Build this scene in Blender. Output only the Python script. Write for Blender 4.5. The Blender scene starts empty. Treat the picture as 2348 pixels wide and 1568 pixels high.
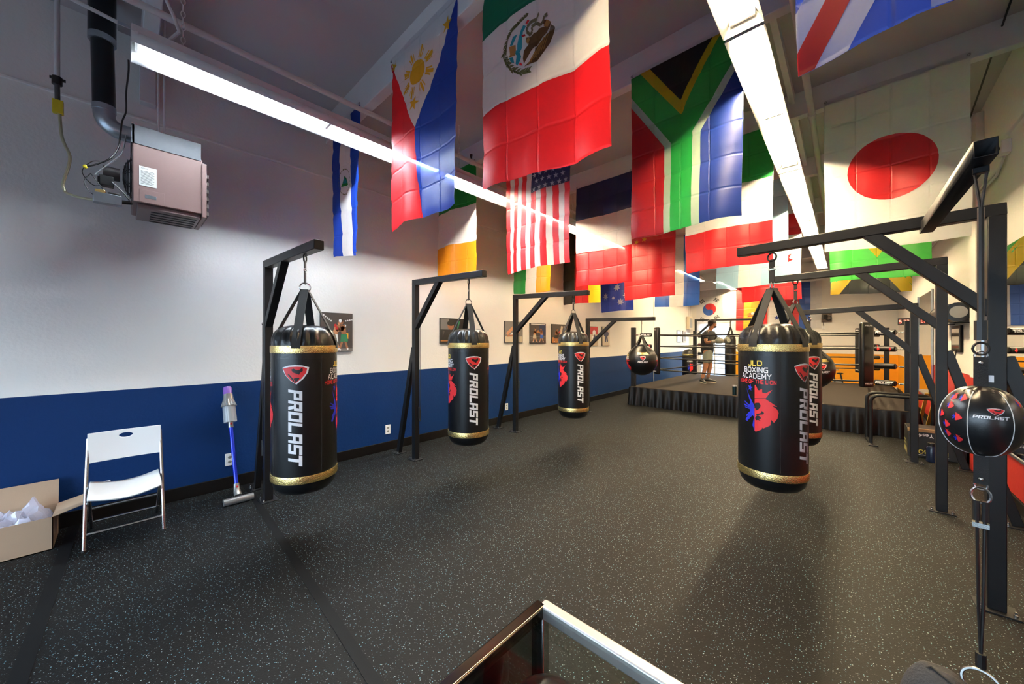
import bpy, bmesh, math, random
from mathutils import Vector, Matrix
R = math.radians
PI = math.pi
rng = random.Random(7)
SC = bpy.context.scene
COL = SC.collection

# ------------------------------------------------------------------ materials
MATS = {}
def mat(name, col, rough=0.6, metal=0.0, bump=0.0, bscale=60.0, vary=0.0, vscale=8.0, spec=0.5, coat=0.0):
    if name in MATS: return MATS[name]
    m = bpy.data.materials.new(name); m.use_nodes = True
    nt = m.node_tree; b = nt.nodes['Principled BSDF']
    b.inputs['Base Color'].default_value = (*col, 1)
    b.inputs['Roughness'].default_value = rough
    b.inputs['Metallic'].default_value = metal
    b.inputs['Specular IOR Level'].default_value = spec
    if coat: b.inputs['Coat Weight'].default_value = coat; b.inputs['Coat Roughness'].default_value = 0.2
    tc = nt.nodes.new('ShaderNodeTexCoord')
    if vary:
        n = nt.nodes.new('ShaderNodeTexNoise'); n.inputs['Scale'].default_value = vscale; n.inputs['Detail'].default_value = 4
        nt.links.new(tc.outputs['Object'], n.inputs['Vector'])
        mx = nt.nodes.new('ShaderNodeMixRGB'); mx.blend_type = 'MIX'
        mx.inputs[1].default_value = (*[c*(1-vary) for c in col], 1); mx.inputs[2].default_value = (*[min(1, c*(1+vary)) for c in col], 1)
        nt.links.new(n.outputs['Fac'], mx.inputs[0]); nt.links.new(mx.outputs[0], b.inputs['Base Color'])
    if bump:
        n = nt.nodes.new('ShaderNodeTexNoise'); n.inputs['Scale'].default_value = bscale; n.inputs['Detail'].default_value = 5
        nt.links.new(tc.outputs['Object'], n.inputs['Vector'])
        bp = nt.nodes.new('ShaderNodeBump'); bp.inputs['Strength'].default_value = bump; bp.inputs['Distance'].default_value = 0.01
        nt.links.new(n.outputs['Fac'], bp.inputs['Height']); nt.links.new(bp.outputs[0], b.inputs['Normal'])
    MATS[name] = m
    return m

def cloth_mat(name, col, trans=0.5, clear=0.09):
    if name in MATS: return MATS[name]
    m = bpy.data.materials.new(name); m.use_nodes = True
    nt = m.node_tree; nt.nodes.clear()
    out = nt.nodes.new('ShaderNodeOutputMaterial')
    tc = nt.nodes.new('ShaderNodeTexCoord')
    # fine weave
    w = nt.nodes.new('ShaderNodeTexNoise'); w.inputs['Scale'].default_value = 30; w.inputs['Detail'].default_value = 3
    nt.links.new(tc.outputs['Object'], w.inputs['Vector'])
    mx = nt.nodes.new('ShaderNodeMixRGB'); mx.inputs[1].default_value = (*[c*0.93 for c in col], 1); mx.inputs[2].default_value = (*col, 1)
    nt.links.new(w.outputs['Fac'], mx.inputs[0])
    d = nt.nodes.new('ShaderNodeBsdfDiffuse'); t = nt.nodes.new('ShaderNodeBsdfTranslucent')
    g = nt.nodes.new('ShaderNodeBsdfGlossy'); g.inputs['Roughness'].default_value = 0.45; g.inputs['Color'].default_value = (0.9, 0.9, 0.9, 1)
    tr = nt.nodes.new('ShaderNodeBsdfTransparent')
    tr.inputs['Color'].default_value = (*[min(1, c*1.1+0.05) for c in col], 1)
    for n in (d, t): nt.links.new(mx.outputs[0], n.inputs['Color'])
    # fold creases from the packet: a grid of fine ridges
    sx = nt.nodes.new('ShaderNodeSeparateXYZ'); cx = nt.nodes.new('ShaderNodeCombineXYZ')
    nt.links.new(tc.outputs['Generated'], sx.inputs[0]); nt.links.new(sx.outputs[0], cx.inputs[0]); nt.links.new(sx.outputs[2], cx.inputs[1])
    bk = nt.nodes.new('ShaderNodeTexBrick'); bk.offset = 0; bk.inputs['Scale'].default_value = 1; bk.inputs['Brick Width'].default_value = .25; bk.inputs['Row Height'].default_value = .1666
    bk.inputs['Mortar Size'].default_value = .011; bk.inputs['Mortar Smooth'].default_value = 1.0
    nt.links.new(cx.outputs[0], bk.inputs['Vector'])
    bp = nt.nodes.new('ShaderNodeBump'); bp.inputs['Strength'].default_value = .6; bp.inputs['Distance'].default_value = .005
    nt.links.new(bk.outputs['Fac'], bp.inputs['Height'])
    for n in (d, t, g): nt.links.new(bp.outputs[0], n.inputs['Normal'])
    a = nt.nodes.new('ShaderNodeMixShader'); a.inputs[0].default_value = trans
    nt.links.new(d.outputs[0], a.inputs[1]); nt.links.new(t.outputs[0], a.inputs[2])
    b = nt.nodes.new('ShaderNodeMixShader'); b.inputs[0].default_value = 0.05
    nt.links.new(a.outputs[0], b.inputs[1]); nt.links.new(g.outputs[0], b.inputs[2])
    c = nt.nodes.new('ShaderNodeMixShader'); c.inputs[0].default_value = clear
    nt.links.new(b.outputs[0], c.inputs[1]); nt.links.new(tr.outputs[0], c.inputs[2])
    nt.links.new(c.outputs[0], out.inputs['Surface'])
    MATS[name] = m
    return m

def emit_mat(name, col, s):
    m = bpy.data.materials.new(name); m.use_nodes = True
    nt = m.node_tree; b = nt.nodes['Principled BSDF']
    b.inputs['Base Color'].default_value = (0.9, 0.9, 0.9, 1)
    b.inputs['Emission Color'].default_value = (*col, 1); b.inputs['Emission Strength'].default_value = s
    MATS[name] = m
    return m

def glass_mat(name, tint=(0.95, 1, 0.98), gloss=0.1):
    m = bpy.data.materials.new(name); m.use_nodes = True
    nt = m.node_tree; nt.nodes.clear()
    out = nt.nodes.new('ShaderNodeOutputMaterial')
    t = nt.nodes.new('ShaderNodeBsdfTransparent'); t.inputs[0].default_value = (*tint, 1)
    g = nt.nodes.new('ShaderNodeBsdfGlossy'); g.inputs['Roughness'].default_value = 0.02
    lw = nt.nodes.new('ShaderNodeLayerWeight'); lw.inputs[0].default_value = 0.5
    pw = nt.nodes.new('ShaderNodeMath'); pw.operation = 'POWER'; pw.inputs[1].default_value = 5.0
    ad = nt.nodes.new('ShaderNodeMath'); ad.operation = 'MULTIPLY_ADD'; ad.inputs[1].default_value = 0.9; ad.inputs[2].default_value = gloss*0.4
    mx = nt.nodes.new('ShaderNodeMixShader')
    nt.links.new(lw.outputs['Facing'], pw.inputs[0]); nt.links.new(pw.outputs[0], ad.inputs[0]); nt.links.new(ad.outputs[0], mx.inputs[0])
    nt.links.new(t.outputs[0], mx.inputs[1]); nt.links.new(g.outputs[0], mx.inputs[2])
    nt.links.new(mx.outputs[0], out.inputs['Surface'])
    MATS[name] = m
    return m

# ------------------------------------------------------------------ mesh builder
class MB:
    def __init__(s): s.v = []; s.f = []; s.m = []
    def add(s, vs, fs, mi=0):
        o = len(s.v); s.v += [tuple(v) for v in vs]
        for f in fs: s.f.append([i+o for i in f]); s.m.append(mi)
        return s
    def box(s, x0, x1, y0, y1, z0, z1, mi=0):
        vs = [(x, y, z) for z in (z0, z1) for y in (y0, y1) for x in (x0, x1)]
        return s.add(vs, [(0,2,3,1),(4,5,7,6),(0,1,5,4),(2,6,7,3),(0,4,6,2),(1,3,7,5)], mi)
    def cbox(s, c, d, mi=0, M=None):
        n = len(s.v); x, y, z = d[0]/2, d[1]/2, d[2]/2
        s.box(-x, x, -y, y, -z, z, mi)
        for i in range(n, len(s.v)):
            p = Vector(s.v[i])
            if M is not None: p = M @ p
            s.v[i] = tuple(p+Vector(c))
        return s
    def bar(s, p, q, w, h, up=(0,0,1), mi=0, open_end=False):
        p, q = Vector(p), Vector(q); d = (q-p).normalized()
        a = d.cross(Vector(up)); a = a.normalized() if a.length > 1e-5 else Vector((1,0,0))
        b = a.cross(d).normalized()
        vs = []
        for c in (p, q):
            for sa, sb in ((-1,-1),(1,-1),(1,1),(-1,1)): vs.append(c+a*(sa*w/2)+b*(sb*h/2))
        fs = [(0,1,5,4),(1,2,6,5),(2,3,7,6),(3,0,4,7),(3,2,1,0)]
        if not open_end: fs.append((4,5,6,7))
        return s.add(vs, fs, mi)
    def tube(s, pts, r, n=8, closed=False, mi=0):
        pts = [Vector(p) for p in pts]; N = len(pts); vs = []; fs = []
        rr = r if isinstance(r, (list, tuple)) else [r]*N
        prev = None
        for i, p in enumerate(pts):
            if closed: t = pts[(i+1) % N]-pts[i-1]
            else: t = pts[min(i+1, N-1)]-pts[max(i-1, 0)]
            t.normalize()
            if prev is None:
                a = t.cross(Vector((0,0,1)));
                if a.length < 1e-3: a = t.cross(Vector((1,0,0)))
            else:
                a = prev-t*prev.dot(t)
                if a.length < 1e-4: a = t.cross(Vector((0.3,0.5,0.8)))
            a.normalize(); prev = a; b = t.cross(a)
            for k in range(n):
                th = 2*PI*k/n; vs.append(p+a*(math.cos(th)*rr[i])+b*(math.sin(th)*rr[i]))
        for i in range(N if closed else N-1):
            j = (i+1) % N
            for k in range(n):
                l = (k+1) % n; fs.append((i*n+k, i*n+l, j*n+l, j*n+k))
        if not closed: fs.append(tuple(range(n-1,-1,-1))); fs.append(tuple((N-1)*n+k for k in range(n)))
        return s.add(vs, fs, mi)
    def lathe(s, prof, c=(0,0,0), n=32, mi=0, wob=None, M=None):
        vs = []; fs = []; c = Vector(c)
        for i, (r, z) in enumerate(prof):
            for k in range(n):
                th = 2*PI*k/n; q = r*(1+(wob(th, z) if wob else 0))
                p = Vector((q*math.cos(th), q*math.sin(th), z))
                if M is not None: p = M @ p
                vs.append(p+c)
        for i in range(len(prof)-1):
            for k in range(n):
                l = (k+1) % n; fs.append((i*n+k, i*n+l, (i+1)*n+l, (i+1)*n+k))
        fs.append(tuple(range(n-1,-1,-1))); fs.append(tuple((len(prof)-1)*n+k for k in range(n)))
        return s.add(vs, fs, mi)
    def ell(s, c, rad, nu=20, nv=12, mi=0, M=None):
        prof = [(max(1e-4, math.sin(PI*i/nv)), -math.cos(PI*i/nv)) for i in range(nv+1)]
        n0 = len(s.v); s.lathe(prof, (0,0,0), nu, mi)
        for i in range(n0, len(s.v)):
            p = Vector(s.v[i]); p = Vector((p.x*rad[0], p.y*rad[1], p.z*rad[2]))
            if M is not None: p = M @ p
            s.v[i] = tuple(p+Vector(c))
        return s
    def torus(s, c, Rr, r, ax=(0,1,0), n=20, m=6, mi=0, sx=1.0, sy=1.0):
        q = Vector(ax).to_track_quat('Z', 'Y'); c = Vector(c)
        return s.tube([c+q @ Vector((Rr*sx*math.cos(2*PI*k/n), Rr*sy*math.sin(2*PI*k/n), 0)) for k in range(n)], r, m, True, mi)
    def ribbon(s, pts, wdirs, w, th=0.003, mi=0):
        vs = []; fs = []; n = len(pts)
        for i in range(n):
            p = Vector(pts[i]); d = Vector(wdirs[i]).normalized()
            t = Vector(pts[min(i+1, n-1)])-Vector(pts[max(0, i-1)]); t.normalize(); nn = t.cross(d).normalized()
            for a, b in ((-1,-1),(1,-1),(1,1),(-1,1)): vs.append(p+d*(a*w/2)+nn*(b*th/2))
        for i in range(n-1):
            for k in range(4):
                l = (k+1) % 4; fs.append((i*4+k, i*4+l, i*4+4+l, i*4+4+k))
        fs.append((3,2,1,0)); fs.append(tuple((n-1)*4+k for k in range(4)))
        return s.add(vs, fs, mi)
    def prism(s, poly, f0, f1, mi=0):
        n = len(poly); vs = [f0(*p) for p in poly]+[f1(*p) for p in poly]
        fs = [tuple(range(n)), tuple(range(2*n-1, n-1, -1))]+[(i, i+n, (i+1) % n+n, (i+1) % n) for i in range(n)]
        return s.add(vs, fs, mi)
    def wrap(s, polys, fmap, cx, cy, mi=0):
        """lay flat polygons on a curved surface, cut to a cx x cy grid so that they follow it"""
        for poly in polys:
            x0 = min(p[0] for p in poly); x1 = max(p[0] for p in poly); y0 = min(p[1] for p in poly); y1 = max(p[1] for p in poly)
            for i in range(math.floor(x0/cx), math.floor((x1-1e-9)/cx)+1):
                pc = clip(clip(poly, 0, i*cx, 1), 0, (i+1)*cx, -1)
                if len(pc) < 3: continue
                for j in range(math.floor(y0/cy), math.floor((y1-1e-9)/cy)+1):
                    q = clip(clip(pc, 1, j*cy, 1), 1, (j+1)*cy, -1)
                    r = []
                    for p in q:
                        if not r or abs(p[0]-r[-1][0])+abs(p[1]-r[-1][1]) > 1e-7: r.append(p)
                    if len(r) > 2 and abs(r[0][0]-r[-1][0])+abs(r[0][1]-r[-1][1]) < 1e-7: r.pop()
                    if len(r) < 3: continue
                    s.add([fmap(*p) for p in r], [tuple(range(len(r)))], mi)
        return s
    def build(s, name, mats, parent=None, loc=None, bevel=0, smooth=True, angle=40, weld=False, subsurf=0, solid=0):
        me = bpy.data.meshes.new(name); me.from_pydata(s.v, [], s.f)
        if not isinstance(mats, (list, tuple)): mats = [mats]
        for m in mats: me.materials.append(m)
        me.polygons.foreach_set('material_index', s.m)
        bm = bmesh.new(); bm.from_mesh(me)
        if weld: bmesh.ops.remove_doubles(bm, verts=bm.verts, dist=1e-5)
        else: bmesh.ops.recalc_face_normals(bm, faces=bm.faces)
        bm.to_mesh(me); bm.free()
        if smooth:
            me.polygons.foreach_set('use_smooth', [True]*len(me.polygons)); me.set_sharp_from_angle(angle=R(angle))
        o = bpy.data.objects.new(name, me); COL.objects.link(o)
        if parent: o.parent = parent
        if loc: o.location = loc
        if solid:
            md = o.modifiers.new('solid', 'SOLIDIFY'); md.thickness = solid; md.offset = 0
        if bevel:
            md = o.modifiers.new('bevel', 'BEVEL'); md.width = bevel; md.segments = 2; md.limit_method = 'ANGLE'; md.angle_limit = R(50)
        if subsurf:
            md = o.modifiers.new('sub', 'SUBSURF'); md.levels = subsurf; md.render_levels = subsurf
        return o

def smooth(pts, n=6):
    P = [Vector(p) for p in pts]; out = []
    for i in range(len(P)-1):
        a, b, c, d = P[max(i-1,0)], P[i], P[i+1], P[min(i+2, len(P)-1)]
        for j in range(n):
            t = j/n; out.append(.5*((2*b)+(c-a)*t+(2*a-5*b+4*c-d)*t*t+(3*b-a-3*c+d)*t**3))
    return out+[P[-1]]
def clip(poly, ax, v, sg):
    out = []; n = len(poly)
    if n < 3: return []
    for i in range(n):
        a = poly[i]; b = poly[(i+1) % n]
        da = (a[ax]-v)*sg; db = (b[ax]-v)*sg
        if da >= 0: out.append(a)
        if (da > 0 and db < 0) or (da < 0 and db > 0):
            t = da/(da-db); out.append((a[0]+(b[0]-a[0])*t, a[1]+(b[1]-a[1])*t))
    return out

def tag(o, label=None, cat=None, group=None, kind=None):
    if label: o['label'] = label
    if cat: o['category'] = cat
    if group: o['group'] = group
    if kind: o['kind'] = kind
    return o
def thing(name, label, cat, loc=(0,0,0), rz=0, group=None):
    o = bpy.data.objects.new(name, None); COL.objects.link(o); o.empty_display_size = 0.1
    o.location = loc; o.rotation_euler = (0, 0, rz)
    return tag(o, label, cat, group)
KIDS = {}
def dup(root, loc, rz, label):
    r = root.copy(); COL.objects.link(r); r.location = loc; r.rotation_euler = (0, 0, rz); r['label'] = label
    for ch in list(root.children):
        c = ch.copy(); COL.objects.link(c); c.parent = r
        for g in ch.children:
            d = g.copy(); COL.objects.link(d); d.parent = c
    return r
def struct(name, mb, m, parent=None, **k):
    o = mb.build(name, m, parent, **k)
    if not parent: o['kind'] = 'structure'
    return o

# ------------------------------------------------------------------ 2D drawing helpers
def rect(x0, y0, x1, y1): return [(x0,y0),(x1,y0),(x1,y1),(x0,y1)]
def disc(x, y, r, n=28, ry=None): return [(x+r*math.cos(2*PI*k/n), y+(ry or r)*math.sin(2*PI*k/n)) for k in range(n)]
def star(x, y, r, n=5, inner=0.4, rot=0.0, ry=None):
    ry = ry or r; cx = []
    pts = [(x+(r if k % 2 == 0 else r*inner)*math.sin(rot+PI*k/n), y-(ry if k % 2 == 0 else ry*inner)*math.cos(rot+PI*k/n)) for k in range(2*n)]
    return [[(x, y), pts[i-1], pts[i], pts[(i+1) % (2*n)]] for i in range(0, 2*n, 2)]
def line(p, q, w):
    dx, dy = q[0]-p[0], q[1]-p[1]; l = math.hypot(dx, dy) or 1; nx, ny = -dy/l*w/2, dx/l*w/2
    return [(p[0]+nx,p[1]+ny),(q[0]+nx,q[1]+ny),(q[0]-nx,q[1]-ny),(p[0]-nx,p[1]-ny)]
def xf(polys, sx=1, sy=1, tx=0, ty=0, rot=0):
    c, s = math.cos(rot), math.sin(rot)
    return [[((x*sx)*c-(y*sy)*s+tx, (x*sx)*s+(y*sy)*c+ty) for x, y in p] for p in polys]
LET = {
 'P': [rect(0,0,.3,1), rect(.3,.78,1,1), rect(.72,.4,1,.78), rect(.3,.4,.72,.58)],
 'R': [rect(0,0,.3,1), rect(.3,.78,1,1), rect(.72,.42,1,.78), rect(.3,.42,.72,.58), [(.45,.42),(.8,.42),(1.02,0),(.68,0)]],
 'O': [rect(0,0,.3,1), rect(.72,0,1,1), rect(.3,.78,.72,1), rect(.3,0,.72,.22)],
 'L': [rect(0,0,.3,1), rect(.3,0,1,.24)],
 'A': [rect(0,0,.3,1), rect(.72,0,1,1), rect(.3,.78,.72,1), rect(.3,.34,.72,.54)],
 'S': [rect(0,.78,1,1), rect(0,.58,.3,.78), rect(0,.4,1,.58), rect(.7,.22,1,.4), rect(0,0,1,.22)],
 'T': [rect(-.05,.76,1.05,1), rect(.34,0,.66,.76)] }
def wordmark(w, h, slant=0.2):
    """PROLAST in block capitals, centred, w x h"""
    out = []; n = 7; cw = w/(n*1.14-0.14)
    for i, ch in enumerate('PROLAST'):
        for p in LET[ch]: out.append([(x*cw+i*cw*1.14-w/2+(y-.5)*h*slant, (y-.5)*h) for x, y in p])
    return out
SH_W = [(-1,.72),(-.5,.92),(0,.98),(.5,.92),(1,.72),(.93,.2),(.62,-.4),(.1,-1),(-.35,-.62),(-.75,-.05),(-.92,.35)]
SH_R = [(-.95,.64),(-.4,.78),(.1,.8),(.6,.76),(.86,.62),(.78,.15),(.45,-.42),(.02,-.9),(-.35,-.55),(-.72,-.02)]
SH_K = [[(-.3,.5),(-.12,.62),(.12,.44),(.34,.5),(.52,.74),(.56,.36),(.36,.18),(.3,-.02),(.05,.12),(-.14,.22)],
        [(.02,-.82),(.2,-.6),(.34,-.35),(.1,-.3),(-.12,-.4),(-.02,-.6)], [(-.6,.1),(-.4,.0),(-.1,-.5),(-.02,-.86),(-.3,-.4)]]
def text_polys(s, size, bold=0.0):
    cu = bpy.data.curves.new('txt', 'FONT'); cu.body = s; cu.size = size; cu.offset = bold; cu.align_x = 'CENTER'; cu.resolution_u = 3
    ob = bpy.data.objects.new('txt', cu); COL.objects.link(ob)
    dg = bpy.context.evaluated_depsgraph_get(); dg.update()
    me = ob.evaluated_get(dg).to_mesh()
    ps = [[(me.vertices[i].co.x, me.vertices[i].co.y) for i in p.vertices] for p in me.polygons]
    ob.evaluated_get(dg).to_mesh_clear()
    COL.objects.unlink(ob); bpy.data.objects.remove(ob); bpy.data.curves.remove(cu)
    return ps
def fit_font(s, w, h, cx, cy, bold=0.0):
    ps = text_polys(s, 1.0, bold)
    xs = [p[0] for q in ps for p in q]; ys = [p[1] for q in ps for p in q]
    x0, x1, y0, y1 = min(xs), max(xs), min(ys), max(ys)
    return [[((x-(x0+x1)/2)/(x1-x0)*w+cx, (y-(y0+y1)/2)/(y1-y0)*h+cy) for x, y in q] for q in ps]
SF = {'B':[[(0,0),(0,1),(.7,1),(.82,.9),(.82,.62),(.7,.52),(0,.52)],[(.7,.52),(.9,.42),(.9,.1),(.78,0),(0,0)]],'O':[[(.2,0),(0,.2),(0,.8),(.2,1),(.8,1),(1,.8),(1,.2),(.8,0),(.2,0)]],'X':[[(0,0),(.95,1)],[(0,1),(.95,0)]],
 'I':[[(.05,0),(.05,1)]],'N':[[(0,0),(0,1),(.9,0),(.9,1)]],'G':[[(.95,1),(.2,1),(0,.8),(0,.2),(.2,0),(.95,0),(.95,.48),(.55,.48)]],'A':[[(0,0),(.45,1),(.55,1),(1,0)],[(.18,.3),(.82,.3)]],
 'C':[[(.9,1),(.2,1),(0,.8),(0,.2),(.2,0),(.9,0)]],'D':[[(0,0),(0,1),(.7,1),(.95,.78),(.95,.22),(.7,0),(0,0)]],'E':[[(.8,1),(0,1),(0,0),(.8,0)],[(0,.5),(.7,.5)]],'M':[[(0,0),(0,1),(.5,.35),(1,1),(1,0)]],
 'Y':[[(0,1),(.5,.5),(1,1)],[(.5,.5),(.5,0)]],'H':[[(0,0),(0,1)],[(.9,0),(.9,1)],[(0,.5),(.9,.5)]],'F':[[(.8,1),(0,1),(0,0)],[(0,.5),(.7,.5)]],'T':[[(0,1),(.9,1)],[(.45,1),(.45,0)]],'L':[[(0,1),(0,0),(.75,0)]],'J':[[(.7,1),(.7,.15),(.55,0),(.1,0),(0,.12)]]}
SFW = {'I':.1,'M':1.0,'O':1.0,'A':1.0,'Y':1.0,'L':.75,'J':.7,'E':.8,'F':.8}
def fit_text(s, w, h, cx, cy, bold=0.0, k=.2):
    """wide sans capitals drawn as strokes, fitted into w x h"""
    out = []; x = 0
    for ch in s:
        if ch == ' ': x += .55; continue
        for pl in SF[ch]:
            for a, b in zip(pl, pl[1:]):
                dx, dy = b[0]-a[0], b[1]-a[1]; l = math.hypot(dx, dy); e = k*.32/l
                out.append(line((x+a[0]-dx*e, a[1]-dy*e), (x+b[0]+dx*e, b[1]+dy*e), k))
        x += SFW.get(ch, .92)+.42
    W_ = x-.42
    return [[((px-W_/2)/W_*w+cx, (py-.5)*h*.86+cy) for px, py in p] for p in out]
# academy emblem, metres, origin at the nose line, y up (0 = top of crown)
def lion_red(k=1.0):
    Z = lambda pts: [((x-245)/5.6/316*k, -(y-545)/5.6/316*k) for x, y in pts]
    crown = [[(245,545),(258,540),(285,600),(300,605),(320,590),(335,585),(335,625),(375,630),(445,585),(375,690),(245,705)]]
    face = [[(245,712),(368,697),(430,735),(498,782),(440,772),(495,812),(512,850),(500,915),(462,970),(432,938),(424,1005),(345,1055),(335,1042),(330,1068),(262,1105),(245,1100)]]
    return [Z(p) for p in crown+face]
def lion_black(k=1.0):
    Z = lambda pts: [((x-245)/5.6/316*k, -(y-545)/5.6/316*k) for x, y in pts]
    return [Z(p) for p in [[(245,772),(258,758),(300,752),(318,780),(314,805),(290,835),(262,850),(258,830),(245,818)], [(268,892),(325,870),(330,845),(358,868),(345,885),(312,892),(285,905),(266,912)],
        [(256,928),(285,905),(320,922),(318,945),(290,945),(320,968),(285,962),(262,970),(253,950)], [(245,705),(375,690),(370,696),(245,713)]]]
def sun_blue(k=1.0):
    Z = lambda pts: [((x-245)/5.6/316*k, -(y-545)/5.6/316*k) for x, y in pts]
    return [Z(p) for p in [[(243,830),(185,760),(170,800),(185,870),(215,910),(243,940)], [(185,760),(120,570),(150,640),(243,800),(243,835)],
        [(172,790),(95,755),(100,770),(172,815)], [(172,815),(82,790),(82,808),(174,830)], [(174,832),(100,825),(105,838),(180,846)],
        [(185,870),(120,930),(130,945),(200,890)], [(195,885),(108,985),(125,1000),(210,905)], [(205,895),(130,1000),(142,1000),(218,915)],
        [(243,910),(215,1040),(235,1060),(243,1040)], [(243,980),(228,1060),(243,1100)]]]
def star_blue(k=1.0):
    return star((185-245)/5.6/316*k, -(580-545)/5.6/316*k, 0.02*k, rot=0.2, ry=-0.026*k)
# ================================================================== palette
def wallmat(name, col, bump=0.25):
    return mat(name, col, 0.62, bump=bump, bscale=45, vary=0.03, vscale=2.0, spec=0.35)
M_white = wallmat('wall_white_paint', (0.80, 0.785, 0.75)); M_blue = wallmat('wall_blue_paint', (0.0006, 0.022, 0.10)); MATS['wall_blue_paint'].node_tree.nodes['Principled BSDF'].inputs['Specular IOR Level'].default_value = 0.2
M_orange = wallmat('wall_orange_paint', (0.85, 0.36, 0.01)); M_red = wallmat('wall_red_paint', (0.42, 0.02, 0.012))
M_ceil = mat('ceiling_insulation', (0.52, 0.49, 0.5), 0.8, bump=0.5, bscale=3.0, vary=0.04, vscale=1.5)
M_beam = mat('beam_white_paint', (0.74, 0.74, 0.74), 0.6, bump=0.2, bscale=30, vary=0.05, vscale=5)
M_base = mat('baseboard_dark', (0.004, 0.003, 0.0026), 0.6, spec=.15)
M_black = mat('black_powder_coat', (0.0075, 0.008, 0.0095), 0.42, bump=0.06, bscale=300, spec=.28)
M_strap = mat('black_webbing', (0.009, 0.009, 0.009), 0.7, bump=0.3, bscale=400)
M_leath = mat('black_leather', (0.004, 0.0043, 0.005), 0.34, bump=0.07, bscale=220, spec=0.42)
M_leathw = mat('black_wrinkled_leather', (0.006, 0.006, 0.006), 0.33, bump=0.5, bscale=20, spec=.45)
M_steel = mat('steel', (0.62, 0.62, 0.62), 0.25, 1.0)
M_galv = mat('galvanised_steel', (0.42, 0.46, 0.5), 0.35, 1.0, vary=0.25, vscale=12)
M_alu = mat('polished_aluminium', (0.85, 0.85, 0.86), 0.18, 1.0)
M_gold = mat('gold_band', (0.98, 0.74, 0.28), 0.25, 0.95, bump=0.3, bscale=130)
M_pwhite = mat('print_white', (0.85, 0.85, 0.88), 0.5); M_pred = mat('print_red', (0.78, 0.03, 0.035), 0.5)
M_pblue = mat('print_blue', (0.02, 0.03, 0.62), 0.5); M_pyel = mat('print_yellow', (0.9, 0.72, 0.12), 0.5); M_pblack = mat('print_black', (0.006, 0.006, 0.006), 0.5)
M_wplast = mat('white_plastic', (0.8, 0.8, 0.79), 0.4); M_bplast = mat('black_plastic', (0.012, 0.012, 0.012), 0.4)
M_grey = mat('grey_plastic', (0.3, 0.31, 0.32), 0.45); M_pipe = mat('pipe_white_paint', (0.66, 0.64, 0.64), 0.5)

def floor_mat():
    m = bpy.data.materials.new('speckled_rubber'); m.use_nodes = True
    nt = m.node_tree; b = nt.nodes['Principled BSDF']; N = nt.nodes.new; Lk = nt.links.new
    tc = N('ShaderNodeTexCoord')
    base = (0.0050, 0.0044, 0.0041)
    prev = None
    for i, (sc, thr, keep, col) in enumerate(((70, 0.15, 0.72, (0.16, 0.36, 0.45)), (100, 0.16, 0.86, (0.26, 0.28, 0.28)), (44, 0.085, 0.6, (0.45, 0.58, 0.60)))):
        v = N('ShaderNodeTexVoronoi'); v.voronoi_dimensions = '2D'; v.inputs['Scale'].default_value = sc
        mp = N('ShaderNodeMapping'); mp.inputs['Location'].default_value = (i*3.3, i*1.7, 0); mp.inputs['Rotation'].default_value = (0, 0, i*0.6)
        Lk(tc.outputs['Object'], mp.inputs[0]); Lk(mp.outputs[0], v.inputs['Vector'])
        lt = N('ShaderNodeMath'); lt.operation = 'LESS_THAN'; lt.inputs[1].default_value = thr; Lk(v.outputs['Distance'], lt.inputs[0])
        sp = N('ShaderNodeSeparateColor'); Lk(v.outputs['Color'], sp.inputs[0])
        gt = N('ShaderNodeMath'); gt.operation = 'GREATER_THAN'; gt.inputs[1].default_value = keep; Lk(sp.outputs[0], gt.inputs[0])
        ml = N('ShaderNodeMath'); ml.operation = 'MULTIPLY'; Lk(lt.outputs[0], ml.inputs[0]); Lk(gt.outputs[0], ml.inputs[1])
        m2 = N('ShaderNodeMath'); m2.operation = 'MULTIPLY'; Lk(ml.outputs[0], m2.inputs[0]); Lk(sp.outputs[1], m2.inputs[1])
        mx = N('ShaderNodeMixRGB'); Lk(m2.outputs[0], mx.inputs[0]); mx.inputs[2].default_value = (*col, 1)
        if prev is None: mx.inputs[1].default_value = (*base, 1)
        else: Lk(prev.outputs[0], mx.inputs[1])
        prev = mx
    Lk(prev.outputs[0], b.inputs['Base Color'])
    b.inputs['Roughness'].default_value = 0.6; b.inputs['Specular IOR Level'].default_value = 0.16
    n = N('ShaderNodeTexNoise'); n.inputs['Scale'].default_value = 160; n.inputs['Detail'].default_value = 3; Lk(tc.outputs['Object'], n.inputs['Vector'])
    bp = N('ShaderNodeBump'); bp.inputs['Strength'].default_value = 0.35; bp.inputs['Distance'].default_value = 0.004
    Lk(n.outputs['Fac'], bp.inputs['Height']); Lk(bp.outputs[0], b.inputs['Normal'])
    return m
M_floor = floor_mat()

# ================================================================== room shell
XL, XR, YB, YF = -4.45, 1.08, 15.0, -3.4
def ceil_z(y): return 4.04 if y < 5 else 4.04-(y-5)*0.058
struct('floor', MB().box(XL-.2, XR+.2, YF-.2, YB+.2, -0.15, 0), M_floor)
struct('ceiling', MB().add([(XL-.2,YF-.2,4.04),(XR+.2,YF-.2,4.04),(XR+.2,5,4.04),(XL-.2,5,4.04),(XR+.2,YB+.2,ceil_z(YB+.2)),(XL-.2,YB+.2,ceil_z(YB+.2)),
    (XL-.2,YF-.2,4.2),(XR+.2,YF-.2,4.2),(XR+.2,5,4.2),(XL-.2,5,4.2),(XR+.2,YB+.2,4.2),(XL-.2,YB+.2,4.2)],
    [(0,1,2,3),(3,2,4,5),(6,9,8,7),(9,11,10,8),(0,6,7,1),(5,4,10,11),(0,3,9,6),(3,5,11,9),(1,7,8,2),(2,8,10,4)]), M_ceil)
HB = 1.035
w = MB().box(XL-.15, XL, YF, YB, 0, HB, 1).box(XL-.15, XL, YF, YB, HB, 4.1, 0)
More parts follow.
